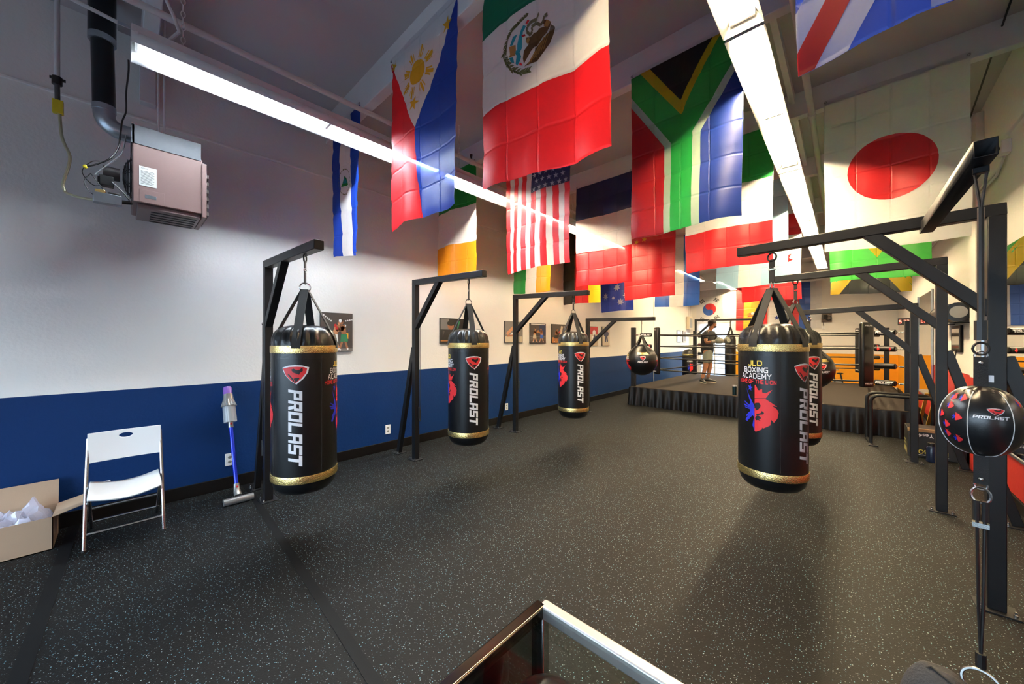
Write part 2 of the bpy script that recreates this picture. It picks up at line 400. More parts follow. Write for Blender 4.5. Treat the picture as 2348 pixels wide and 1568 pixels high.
struct('wall_left', w, [M_white, M_blue])
w = MB().box(XR, XR+.15, YF, 11.0, 0, HB, 1).box(XR, XR+.15, 11.0, YB, 0, HB, 2).box(XR, XR+.15, YF, YB, HB, 4.1, 0)
struct('wall_right', w, [M_white, M_red, M_orange])
# back wall with a glazed roller door opening
DX0, DX1, DZ = -4.12, -3.1, 2.1
w = MB().box(DX1, XR+.15, YB, YB+.15, 0, HB, 1).box(DX1, XR+.15, YB, YB+.15, HB, 4.1, 0).box(XL-.15, DX0, YB, YB+.15, 0, 4.1, 0).box(DX0, DX1, YB, YB+.15, DZ, 4.1, 0)
struct('wall_back', w, [M_white, M_orange])
M_glass = glass_mat('window_glass', (0.97, 0.99, 1.0), 0.08)
d = MB()
for x in (DX0+.02, (DX0+DX1)/2, DX1-.02): d.box(x-.02, x+.02, YB+.04, YB+.09, 0, DZ)
for z in (0.02, 0.42, 0.84, 1.26, 1.68, DZ-.02): d.box(DX0, DX1, YB+.045, YB+.085, z-.018, z+.018)
dr = struct('door_1', d, mat('door_frame_white', (0.75, 0.75, 0.74), 0.4))
MB().box(DX0, DX1, YB+.06, YB+.066, 0, DZ).build('pane', M_glass, dr)
# front wall (behind the photographer) with the shop window that lets the daylight in
WX0, WX1, WZ0, WZ1 = -4.3, 0.9, 0.12, 2.1
w = MB().box(XL-.15, WX0, YF-.15, YF, 0, 4.1).box(WX1, XR+.15, YF-.15, YF, 0, 4.1).box(WX0, WX1, YF-.15, YF, WZ1, 4.1).box(WX0, WX1, YF-.15, YF, 0, WZ0)
struct('wall_front', w, M_white)
d = MB()
for i in range(4):
    x = WX0+(WX1-WX0)*i/3; d.box(x-.025, x+.025, YF-.1, YF-.04, WZ0, WZ1)
for z in (WZ0, WZ1): d.box(WX0, WX1, YF-.1, YF-.04, z-.025, z+.025)
wn = struct('window_1', d, M_alu); MB().box(WX0, WX1, YF-.075, YF-.069, WZ0, WZ1).build('pane', M_glass, wn)
struct('ground_outside', MB().box(-90, 90, YB+.2, YB+90, -.2, -.05).box(-90, 90, YF-90, YF-.2, -.2, -.05), mat('asphalt', (0.12, 0.13, 0.15), 0.9, vary=.1))
# skirting, ledgers, floor seams
struct('baseboard_left', MB().box(XL, XL+.018, YF, YB, 0, 0.115), M_base, bevel=.004)
struct('baseboard_right', MB().box(XR-.018, XR, YF, YB, 0, 0.1), M_base, bevel=.004)
struct('baseboard_back', MB().box(DX1+.02, XR, YB-.018, YB, 0, 0.1), M_white, bevel=.004)
struct('trim_1', MB().box(XL, XL+.02, YF, YB, 3.335, 3.36), M_white, bevel=.006)
struct('trim_2', MB().box(XR-.03, XR, YF, YB, 3.30, 3.38), M_white, bevel=.006)
M_tape = mat('rubber_seam_tape', (0.004, 0.004, 0.0045), 0.6, spec=.15)
struct('trim_3', MB().bar((XL+.02, .843, .0015), (-2.44, .767, .0015), .05, .003).bar((-2.44, .767, .0015), (-.42, .685, .0015), .05, .003), M_tape)
struct('trim_4', MB().bar((XL+.02, -.255, .0015), (-.4, -.355, .0015), .06, .003), M_tape)
struct('trim_5', MB().box(-0.051, -0.045, 0.5, 7.7, 0.0, 0.0012), M_tape)
# wall panel joints on the back wall and left wall
struct('trim_6', MB().box(0.83, 0.85, YB-.008, YB, 0, 3.45), M_white)
struct('trim_7', MB().box(XL, XL+.008, 11.35, 11.37, 0, 3.6), M_white)
# beams
BY = {'0': 0.15, 'A': 1.655, 'B': 3.205, 'C': 4.855, 'D': 6.455, 'E': 8.055, 'F': 9.66, 'G': 11.26, 'H': 12.86, 'I': 14.3}
n = 8
for k, y in BY.items():
    zt = ceil_z(y)+.02; zb = {'A': 3.735}.get(k, ceil_z(y)-.245)
    struct('trim_%d' % n, MB().box(XL, XR, y-.045, y+.045, zb, zt), M_beam, bevel=.006); n += 1
# small beam seats on the left wall and joists between beams above the right-hand lights
struct('trim_%d' % n, MB().box(XL, XL+.09, 0.10, 0.20, 3.47, 3.8), M_beam, bevel=.005); n += 1
ys = list(BY.values())
for x in (-0.42, -0.62):
    mb = MB()
    for a, b in zip(ys[2:], ys[3:]): mb.bar((x, a+.045, ceil_z(a)-.05), (x, b-.045, ceil_z(b)-.05), .045, .1)
    struct('trim_%d' % n, mb, M_beam); n += 1
# pilaster on the right wall beside the mirror
struct('trim_%d' % n, MB().box(XR-.06, XR, 6.25, 6.5, HB, 3.9, 0).box(XR-.06, XR, 6.25, 6.5, 0, HB, 1), [M_white, M_red], bevel=.006); n += 1

# ================================================================== ceiling lights
def light_fixture(name, label, loc, tubemat, parent_group, ln=2.42, wallside=False):
    t = thing(name, label, 'ceiling light', loc, 0, parent_group); ns = max(1, round(ln/1.21))
    MB().box(-.05, .05, 0, ln, .07, .12).build('housing', M_fix, t, bevel=.004)
    r = MB()
    prof = [(-.105,-.05),(-.055,.066),(-.05,.07),(.05,.07),(.055,.066),(.105,-.03 if wallside else -.05)]
    if wallside: prof[0] = (-.062, -.075); prof[1] = (-.053, .066)
    vs = [(x, 0, z) for x, z in prof]+[(x, ln, z) for x, z in prof]
    r.add(vs, [(i, i+1, i+7, i+6) for i in range(5)])
    r.build('reflector', M_refl, t, solid=.002)
    for y in (-.001, ln+.001): MB().prism([(p[0], p[1]) for p in prof], lambda x, z, y=y: (x, y-.0015, z), lambda x, z, y=y: (x, y+.0015, z)).build('end_plate', M_fix, t)
    for x in ((-.028, .045) if wallside else (-.045, .045)):
        for k in range(ns):
            y0 = .03+k*(ln-.04)/ns; y1 = y0+(ln-.04)/ns-.03
            MB().tube([(x, y0, .02), (x, y1, .02)], .0145, 10).build('tube', tubemat, t)
    for k in range(ns):
        for y in (.012+k*(ln-.04)/ns+.005, .012+(k+1)*(ln-.04)/ns-.004):
            MB().box(-.048 if wallside else -.065, .065, y, y+.014, -.004, .07).build('lamp_holder', M_wplast, t, bevel=.002)
    for y in (.25, ln-.25):
        top = ceil_z(loc[1]+y)-loc[2]
        mb = MB()
        for i in range(int((top-.12)/.045)): mb.torus((0, y, .14+i*.045), .012, .003, (1,0,0) if i % 2 else (0,1,0), 8, 4, sy=1.9 if 1 else 1)
        mb.build('chain', M_pipe, t)
    return t
M_fix = mat('fixture_housing', (0.62, 0.62, 0.63), 0.45); M_refl = mat('fixture_reflector', (0.88, 0.88, 0.87), 0.35)
ES = 26.0
T_cool = emit_mat('lamp_cool', (0.78, 0.90, 1.0), 98); T_mid = emit_mat('lamp_neutral', (1.0, 0.85, 0.62), 96); T_warm = emit_mat('lamp_warm', (1.0, 0.765, 0.45), 100)
ZL = 3.36
GL = 'strip lights along the left wall'; GR = 'strip lights down the right side'
for i, (y, tm, lab) in enumerate(((0.04, T_cool, 'long twin tube strip light above the heater, nearest on the left wall side'),
        (2.49, T_mid, 'twin tube strip light crossing behind the red, white and blue star and sun flag'),
        (4.94, T_warm, 'twin tube strip light glowing through the red flag with gold stars'))):
    light_fixture('strip_light', lab, (-3.40, y, ZL), tm, GL, wallside=True)
light_fixture('strip_light', 'short far strip light seen beside the blue and white striped flag', (-3.36, 10.0, ZL), T_warm, GL)
light_fixture('strip_light', 'farthest strip light near the back wall above the taegeuk flag', (-2.95, 12.45, 3.3), T_warm, GL)
for i, (y, lab) in enumerate(((1.34, 'blazing strip light at the top right of the picture, nearest of its row'), (2.57, 'strip light beside the Y-shaped green flag, second of the right row'),
        (5.02, 'strip light left of the red disc flag, third of the right row'), (7.47, 'strip light just above the near right arm, fourth of the right row'), (9.92, 'last strip light of the right row, above the far right arms'))):
    light_fixture('strip_light', lab, (-0.456, y, ZL), T_warm, GR, 1.2 if i == 0 else 2.42)

# ================================================================== flags
CL = {}
def C_(k):
    cols = {'w': (0.86,0.86,0.88), 'r': (0.72,0.012,0.02), 'g': (0.01,0.26,0.045), 'dg': (0.0,0.16,0.085), 'b': (0.008,0.05,0.42), 'nb': (0.006,0.010,0.075), 'sb': (0.015,0.12,0.55),
            'y': (0.95,0.62,0.015), 'o': (0.95,0.36,0.01), 'k': (0.012,0.012,0.012), 'lb': (0.35,0.62,0.82), 'br': (0.16,0.07,0.02), 'tan': (0.5,0.25,0.06), 'teal': (0.02,0.36,0.48),
            'olive': (0.16,0.17,0.06), 'grey': (0.20,0.17,0.09), 'bg': (0.06,0.5,0.07), 'gold': (0.85,0.5,0.02), 'uk': (0.012,0.035,0.33)}
    return cloth_mat('cloth_'+k, cols[k])
def flag(label, Y, X0, w, top, L, base, over=(), amp=.03, ph=0.0, fq=1.2, heading='w', pinch=0.0, curl=0.0, crease=.007, group='flags hanging from the beams'):
    keys = []
    def mi(k):
        if k not in keys: keys.append(k)
        return keys.index(k)
    def fm(lev):
        def f(s, t):
            a = amp*(0.25+0.75*t)*math.sin(2*PI*(s*fq+ph)+0.8*t)+0.35*amp*t*math.sin(2*PI*(s*2.7-ph*2)+3*t)
            cs = abs(((s*4) % 1)-.5)*2; ct = abs(((t*6) % 1)-.5)*2
            a += crease*((max(0, cs-.86)/.14)+(max(0, ct-.88)/.12))+crease*2.2*(abs(((s*2+ph) % 1)-.5)+.9*abs(((t*3+ph) % 1)-.5)-.9)*min(1, t*4)
            a += curl*(s-.5)**2*4*t; a = min(a, .002+.22*t)
            x = X0+s*w+pinch*t*(0.5-s)*w+.012*math.sin(5*t+ph*6)*t
            z = top-t*L-.012*math.sin(2*PI*(s*.8+ph))*t
            return (x, Y+a-lev*.0016, z)
        return f
    mb = MB()
    for k, polys in base: mb.wrap(polys, fm(0), 1/20, 1/30, mi(k))
    n0 = len(mb.f)
    for lev, k, polys in over:
        polys = [clip(clip(clip(clip(p, 0, 0, 1), 0, 1, -1), 1, 0, 1), 1, 1, -1) for p in polys]
        mb.wrap([p for p in polys if len(p) > 2], fm(lev), 1/20, 1/30, mi(k))
    o = mb.build('national_flag', [C_(k) for k in keys], weld=True, angle=70)
    hb = MB().wrap([rect(0, -.022, 1, .002)], fm(.6), 1/20, 1/30).build('heading_band', C_(heading), o, weld=True)
    for s in (.012, .988): MB().torus(fm(1.5)(s, -.008), .009, .003, (0,1,0), 10, 5).build('grommet', M_steel, o)
    return tag(o, label, 'flag', group)
def hs(*ks): n = len(ks); return [(k, [rect(0, i/n, 1, (i+1)/n)]) for i, k in enumerate(ks)]
def vs_(*ks): n = len(ks); return [(k, [rect(i/n, 0, (i+1)/n, 1)]) for i, k in enumerate(ks)]
AS = .914/1.52
# blue-white-blue with green triangle (edge-on near the wall)
ring = []
for i in range(24):
    a0 = 2*PI*i/24; a1 = a0+.17
    ring.append(line((.47+.17*math.cos(a0), .46+.17*AS*math.sin(a0)*.9), (.47+.17*math.cos(a1), .46+.17*AS*math.sin(a1)*.9), .008))
flag('narrow blue and white striped flag with a green triangle crest near the left wall', 1.6, -4.2, .66, 3.79, 1.45, vs_('b','w','b'),
     [(1,'g',[[(.47,.415),(.58,.49),(.36,.49)]]), (2,'teal',[[(.47,.43),(.53,.47),(.41,.47)]]), (1,'olive',ring)], amp=.035, ph=.6, fq=.8, pinch=.2)
# sun and stars
suns = [disc(.47,.205,.105,30,.105*AS)]
for i in range(8):
    for dd, ww, ll in ((-.17,.008,.2),(0,.02,.225),(.17,.008,.2)):
        a = 2*PI*i/8+.35+dd; suns.append(line((.47+.125*math.cos(a), .205+.125*AS*math.sin(a)), (.47+ll*math.cos(a), .205+ll*AS*math.sin(a)), ww))
flag('white, red and blue flag with golden sun and stars hanging by the left strip light', 1.6, -2.93, .92, 3.87, 1.46,
     [('w',[[(0,0),(1,0),(.45,.5)]]), ('r',[[(0,0),(.45,.5),(.5,1),(0,1)]]), ('b',[[(1,0),(1,1),(.5,1),(.45,.5)]])],
     [(1,'gold',suns), (1,'gold',star(.87,.085,.07,rot=.2,ry=.07*AS)), (1,'gold',star(.06,.035,.06,rot=.6,ry=.06*AS)), (1,'gold',star(.44,.37,.07,rot=.3,ry=.07*AS))], amp=.035, ph=.3)
# eagle flag
EM = {'eaglebody':[(0.552,0.449),(0.585,0.457),(0.613,0.473),(0.605,0.488),(0.588,0.495),(0.512,0.529),(0.486,0.529),(0.457,0.538),(0.4,0.57),(0.392,0.547),(0.4,0.519),(0.435,0.499),(0.417,0.49),(0.422,0.474),(0.452,0.482),(0.486,0.475),(0.528,0.472),(0.573,0.478),(0.552,0.46)],
 'wing':[(0.613,0.482),(0.636,0.495),(0.628,0.525),(0.605,0.549),(0.56,0.57),(0.516,0.588),(0.4,0.582),(0.452,0.573),(0.486,0.561),(0.491,0.534),(0.549,0.522),(0.593,0.503)],
 'cactus':[(0.4,0.42),(0.422,0.431),(0.395,0.445),(0.387,0.472),(0.378,0.501),(0.365,0.516),(0.378,0.535),(0.369,0.55),(0.347,0.564),(0.333,0.553),(0.342,0.522),(0.314,0.5),(0.342,0.497),(0.347,0.479),(0.36,0.457),(0.378,0.435)],
 'rock':[(0.281,0.472),(0.333,0.477),(0.328,0.518),(0.281,0.514)],'water':[(0.314,0.441),(0.351,0.441),(0.309,0.473),(0.286,0.47)],'water2':[(0.281,0.516),(0.314,0.522),(0.323,0.548),(0.295,0.537)],
 'red1':[(0.417,0.422),(0.435,0.412),(0.452,0.42),(0.431,0.428)],'red2':[(0.383,0.456),(0.409,0.457),(0.417,0.467),(0.392,0.464)],'red3':[(0.36,0.561),(0.378,0.56),(0.392,0.574),(0.378,0.572)]}
wre = [(0.452,0.39),(0.417,0.393),(0.383,0.398),(0.36,0.404),(0.337,0.408),(0.309,0.414),(0.291,0.424),(0.272,0.432),(0.258,0.445),(0.248,0.46),(0.241,0.48),(0.231,0.489),(0.256,0.528),(0.3,0.568),(0.365,0.597),(0.431,0.606)]
leaves = []
for i in range(len(wre)-1):
    (x0,y0),(x1,y1) = wre[i], wre[i+1]; big = i > 10
    for f in ((.2,.7) if not big else (.15,.5,.85)):
        x, y = x0+(x1-x0)*f, y0+(y1-y0)*f; dx, dy = (x1-x0), (y1-y0); l = math.hypot(dx, dy); dx, dy = dx/l, dy/l
        q = .022 if big else .015
        for sg in (1,-1): leaves.append([(x,y),(x+dx*q-dy*sg*q*.8, y+(dy*q+dx*sg*q*.8)*AS),(x+dx*q*2-dy*sg*q*.9, y+(dy*q*2+dx*sg*q*.9)*AS),(x+dx*q*1.2-dy*sg*q*.1, y+(dy*q*1.2)*AS)])
snk = [(.528,.418),(.51,.43),(.47,.43),(.431,.438),(.428,.455),(.455,.475),(.475,.468),(.468,.45),(.5,.443),(.54,.465),(.556,.458),(.57,.441),(.592,.44)]
snake = [line(a, b, .013) for a, b in zip(snk, snk[1:])]
fe = []
for i in range(7): fe.append(line((.60-.018*i,.50+.008*i),(.56-.02*i,.56+.004*i),.006))
flag('green, white and red flag with a brown eagle emblem, largest at the top', 1.6, -1.73, .885, 3.92, 1.52,
     [('dg',[rect(0,0,1,.355)]), ('w',[rect(0,.355,1,.68)]), ('r',[rect(0,.68,1,1)])],
     [(1,'br',[EM['eaglebody'],EM['wing']]), (2,'tan',fe+[[(.585,.457),(.613,.473),(.59,.485),(.56,.475)],[(.417,.49),(.44,.475),(.45,.49),(.43,.5)]]), (1,'teal',[EM['cactus'],EM['water'],EM['water2']]),
      (1,'tan',[EM['rock']]), (2,'r',[EM['red1'],EM['red2'],EM['red3']]), (1,'olive',leaves), (3,'grey',snake)], amp=.03, ph=.55, fq=.8)
# union saltire flag (only the bottom shows)
def uk():
    sal = [line((0,0),(1,1),.20), line((1,0),(0,1),.20)]
    red = [line((-.03,.03),(.47,.53),.075), line((1.03,.97),(.53,.47),.075), line((1.0,-.0),(.5,.5),.07), line((0,1.0),(.5,.5),.07)]
    cl = lambda ps: [clip(clip(clip(clip(p,0,0,1),0,1,-1),1,0,1),1,1,-1) for p in ps]
    return cl(sal), cl(red)
sal, red = uk()
flag('blue flag with red and white crosses cut off by the top edge', 1.6, -0.125, .92, 3.92, 1.52, [('uk',[rect(0,0,1,1)])],
     [(1,'w',sal), (2,'r',red), (3,'w',[rect(.33,0,.67,1), rect(0,.39,1,.61)]), (4,'r',[rect(.4,0,.6,1), rect(0,.44,1,.56)])], amp=.03, ph=.2)
# second beam
flag('green, white and orange flag with level bands low on the left', 3.15, -4.40, .825, 3.81, 1.50, [('g',[rect(0,0,1,.365)]),('w',[rect(0,.365,1,.69)]),('o',[rect(0,.69,1,1)])], amp=.05, ph=.35, fq=1.0)
st = []
for r_ in range(9):
    for c_ in range(6 if r_ % 2 == 0 else 5):
        st += star(.505+(c_+(.0 if r_ % 2 == 0 else .5))*.088, .03+r_*.05, .034, rot=0, ry=.034*AS*1.1)
cut = .46
stripes = [('r' if i % 2 == 0 else 'w', [rect(i/13, .45 if i >= 6 else 0, (i+1)/13, 1)]) for i in range(13)]
flag('red and white striped flag with white stars on navy', 3.15, -3.03, .92, 3.8, 1.54, stripes+[('nb',[rect(6/13, 0, 1, .45)])], [(1,'w',st)], amp=.035, ph=.15, fq=1.1)
sa_base = [('g',[rect(0,0,1,1)])]
flag('green, black and gold flag with a Y shape, red and blue sides', 3.15, -1.44, .872, 3.83, 1.45, sa_base,
     [(1,'y',[[(.10,0),(.84,0),(.49,.346)]]), (2,'k',[[(.20,0),(.77,0),(.488,.265)]]),
      (1,'w',[[(0,.12),(.396,.486),(.411,1),(0,1)], [(1,.13),(1,1),(.607,1),(.601,.477)]]),
      (2,'r',[[(0,.183),(.335,.496),(.34,1),(0,1)]]), (2,'b',[[(1,.19),(1,1),(.678,1),(.671,.495)]])], amp=.03, ph=.0, fq=.9, crease=.008)
# third beam
flag('navy, white and red flag with level bands above the third bag', 4.8, -3.08, .90, 3.80, 1.53, hs('nb','w','r'), amp=.03, ph=.6)
flag('green, white and red flag with level bands behind the Y-shaped flag', 4.8, -1.48, .90, 3.79, 1.49, [('g',[rect(0,0,1,.37)]),('w',[rect(0,.37,1,.69)]),('r',[rect(0,.69,1,1)])], amp=.035, ph=.25, crease=.008)
flag('green, white and orange flag with upright bands below the striped flag', 4.8, -4.38, .78, 3.79, 1.52, vs_('g','w','o'), amp=.04, ph=.8, fq=1.5)
flag('white flag with a large red disc on the right', 4.8, -0.165, .925, 3.82, 1.50, [('w',[rect(0,0,1,1)])], [(1,'r',[disc(.495,.513,.312,48,.196)])], amp=.025, ph=.7)
# fourth beam
flag('black, red and yellow flag with upright bands over the third bag frame', 6.4, -4.43, .88, 3.72, 1.52, vs_('k','r','y'), amp=.03, ph=.4)
ch = star(.28,.12,.2,rot=.0,ry=.2*AS)
for x, y in ((.42,.31),(.26,.325),(.09,.35),(.55,.26)): ch += star(x,y,.06,rot=.3,ry=.06*AS)
flag('red flag with small gold stars', 6.4, -3.06, .92, 3.74, 1.53, [('r',[rect(0,0,1,1)])], [(1,'y',ch)], amp=.03, ph=.1)
flag('pale blue and white striped flag with upright bands', 6.4, -1.51, .90, 3.77, 1.51, vs_('lb','w','lb'), amp=.035, ph=.9)
flag('green flag with a yellow diamond under the red disc flag', 6.4, -0.17, .89, 3.75, 1.53, [('bg',[rect(0,0,1,1)])], [(1,'y',[[(.5,.09),(.9,.46),(.5,.83),(.1,.46)]]), (2,'b',[disc(.5,.46,.25,30,.15)])], amp=.03, ph=.5)
# fifth beam
au = []
for x, y, r_ in ((.52,.63,.1),(.17,.75,.1),(.42,.79,.05),(.62,.86,.1),(.78,.76,.09)): au += star(x,y,r_,7,.5,rot=.1,ry=r_*AS)
flag('dark blue flag with white seven pointed stars', 8.0, -4.43, .84, 3.64, 1.50, [('uk',[rect(0,0,1,1)])], [(1,'w',au)], amp=.03, ph=.2)
flag('blue, white and blue flag with upright bands near the ring', 8.0, -3.1, .90, 3.66, 1.49, vs_('sb','w','sb'), amp=.03, ph=.75)
leaf = [(.5,.33),(.56,.42),(.66,.38),(.63,.5),(.78,.46),(.75,.52),(.8,.55),(.62,.63),(.64,.68),(.52,.665),(.515,.75),(.485,.75),(.48,.665),(.36,.68),(.38,.63),(.2,.55),(.25,.52),(.22,.46),(.37,.5),(.34,.38),(.44,.42)]
flag('red and white flag with a red leaf behind the near right bag straps', 8.0, -1.46, .89, 3.68, 1.51, [('r',[rect(0,0,1,.25)]),('w',[rect(0,.25,1,.8)]),('r',[rect(0,.8,1,1)])], [(1,'r',[[(.5+(x-.5)*1.25, y*.8+.1) for x, y in leaf]])], amp=.03, ph=.3)
flag('black, gold and green flag with crossed bands under the yellow diamond flag', 8.0, -0.2, .91, 3.68, 1.49, [('k',[rect(0,0,1,1)])],
     [(1,'bg',[[(0,.05),(.42,.5),(0,.95)], [(1,.05),(.58,.5),(1,.95)]]), (2,'y',[line((0,0),(1,1),.17), line((1,0),(0,1),.17)])], amp=.025, ph=.65)
# on the back wall
GB = 'flags pinned to the back wall'
def tri(x, y, rot, brk):
    out = []
    for i, b in enumerate(brk):
        o = (i-1)*.05
        segs = [(-.09,.09)] if b else [(-.09,-.012),(.012,.09)]
        for a0, a1 in segs: out.append(xf([line((a0,o),(a1,o),.028)], 1, 1, 0, 0, rot)[0])
    return [[(x+px, y+py*AS) for px, py in p] for p in out]
tg = tri(.22,.28,-.6,(1,0,1))+tri(.76,.27,.6,(1,1,1))+tri(.24,.73,.6,(0,0,0))+tri(.78,.70,-.6,(0,1,0))
flag('white flag with a red and blue circle pinned to the back wall', 14.95, -4.22, .90, 3.34, 1.50, [('w',[rect(0,0,1,1)])],
     [(1,'r',[disc(.5,.49,.25,36,.25*AS)]), (2,'sb',[[(.5+.25*math.cos(a), .49+.25*AS*math.sin(a)) for a in [R(80+10*i) for i in range(19)]]]),
      (3,'sb',[disc(.5+.125*math.cos(R(80)), .49+.125*AS*math.sin(R(80)), .125, 24, .125*AS)]), (3,'r',[disc(.5+.125*math.cos(R(260)), .49+.125*AS*math.sin(R(260)), .125, 24, .125*AS)]), (4,'k',tg)], amp=.006, group=GB, crease=.001)
flag('red, yellow and red flag with a crest pinned to the back wall', 14.95, -2.90, .92, 3.33, 1.52, [('r',[rect(0,0,.25,1)]),('y',[rect(.25,0,.75,1)]),('r',[rect(.75,0,1,1)])],
     [(1,'tan',[rect(.42,.60,.62,.66), rect(.38,.62,.41,.70)]), (2,'w',[disc(.54,.62,.05,16,.03)]), (1,'r',[rect(.4,.67,.6,.69)])], amp=.006, group=GB, crease=.001)
flag('white flag with a dark star, red and blue quarters, pinned to the back wall', 14.95, -1.93, .80, 3.33, 1.52, [('w',[rect(0,0,.5,.5)]),('r',[rect(.5,0,1,.5)]),('b',[rect(0,.5,.0001,1)]),('w',[rect(0.0001,.5,.75,1)]),('r',[rect(.75,.5,1,1)])],
     [(1,'uk',star(.27,.735,.1,ry=.1*AS))], amp=.006, group=GB, crease=.001)
flag('blue and white two-band flag pinned to the back wall', 14.95, -1.125, .555, 3.38, 1.55, [('sb',[rect(0,0,.5,1)]),('w',[rect(.5,0,1,1)])], amp=.006, group=GB, crease=.001)
# ================================================================== bag stands
PT = .065
def bag_stand(name, label, x, y, h, arm_x, brace_x, droop, side, group, ah=None, extra=False):
    """post at x,y; arm reaches to arm_x; side=+1 arm to the right, -1 to the left"""
    t = thing(name, label, 'bag stand', (x, y, 0), 0, group)
    L = arm_x-x
    zb = h-.56
    MB().box(-PT/2, PT/2, -PT/2, PT/2, .008, h-PT+.002).build('post', M_black, t, bevel=.004)
    a = MB().bar((-side*PT/2, 0, h-PT/2+.0), (L, 0, h-PT/2-droop), PT, PT, mi=0)
    a.build('arm', M_black, t, bevel=.004)
    bx = brace_x-x
    MB().bar((side*.01, 0, zb-.02), (bx, 0, h-PT-.0-droop*bx/L+.02), .058, .062).build('arm_brace', M_black, t, bevel=.003)
    fz = 1.36 if h > 2 else 1.28
    MB().bar((-side*.03, 0, fz), (-side*.385, 0, .012), .05, .06).build('floor_brace', M_black, t, bevel=.003)
    for px, sx in ((0, .075), (-side*.385, .07)):
        MB().box(px-sx, px+sx, -.065, .065, .0, .009).build('base_plate', M_black, t, bevel=.002)
        for cx in (-1, 1):
            MB().lathe([(.009,.009),(.009,.022),(.005,.024),(.005,.036)], (px+cx*(sx-.018), -.045, 0), 8).build('bolt', M_steel, t)
    return t
GS = 'bag stands along the left wall'; GT = 'bag stands on the right'
LX, RX = -3.85, .59
bag_stand('bag_stand', 'black steel bag stand beside the vacuum cleaner', LX, .90, 2.17, -2.60, -3.36, .045, 1, GS)
bag_stand('bag_stand', 'black steel bag stand holding the second heavy bag from the left', LX, 2.43, 2.185, -2.62, -3.36, .045, 1, GS)
bag_stand('bag_stand', 'black steel bag stand in front of the wall photo of two boxers sparring', LX, 4.24, 2.17, -2.53, -3.24, .05, 1, GS)
bag_stand('bag_stand', 'lower black steel bag stand holding the round bag by the ring', LX, 6.42, 1.895, -2.49, -3.25, .03, 1, GS)
r1 = bag_stand('bag_stand', 'nearest right black steel bag stand, with a forward arm for the double end ball', RX, 3.2, 2.18, -.61, .10, .03, -1, GT)
MB().bar((-.245, .02, 2.112), (-.245, -1.22, 2.100), .05, .056, open_end=True).build('forward_arm', M_black, r1, bevel=0, solid=.005)
bag_stand('bag_stand', 'second black steel bag stand of the right row', RX, 4.72, 2.15, -.56, .08, .025, -1, GT)
bag_stand('bag_stand', 'farthest lower black steel bag stand of the right row, beside the ring', RX, 6.39, 1.89, -.47, .10, .025, -1, GT)
bag_stand('bag_stand', 'distant black bag stand behind the ring', -3.74, 13.2, 2.16, -2.15, -3.2, .03, 1, 'bag stands beyond the ring')

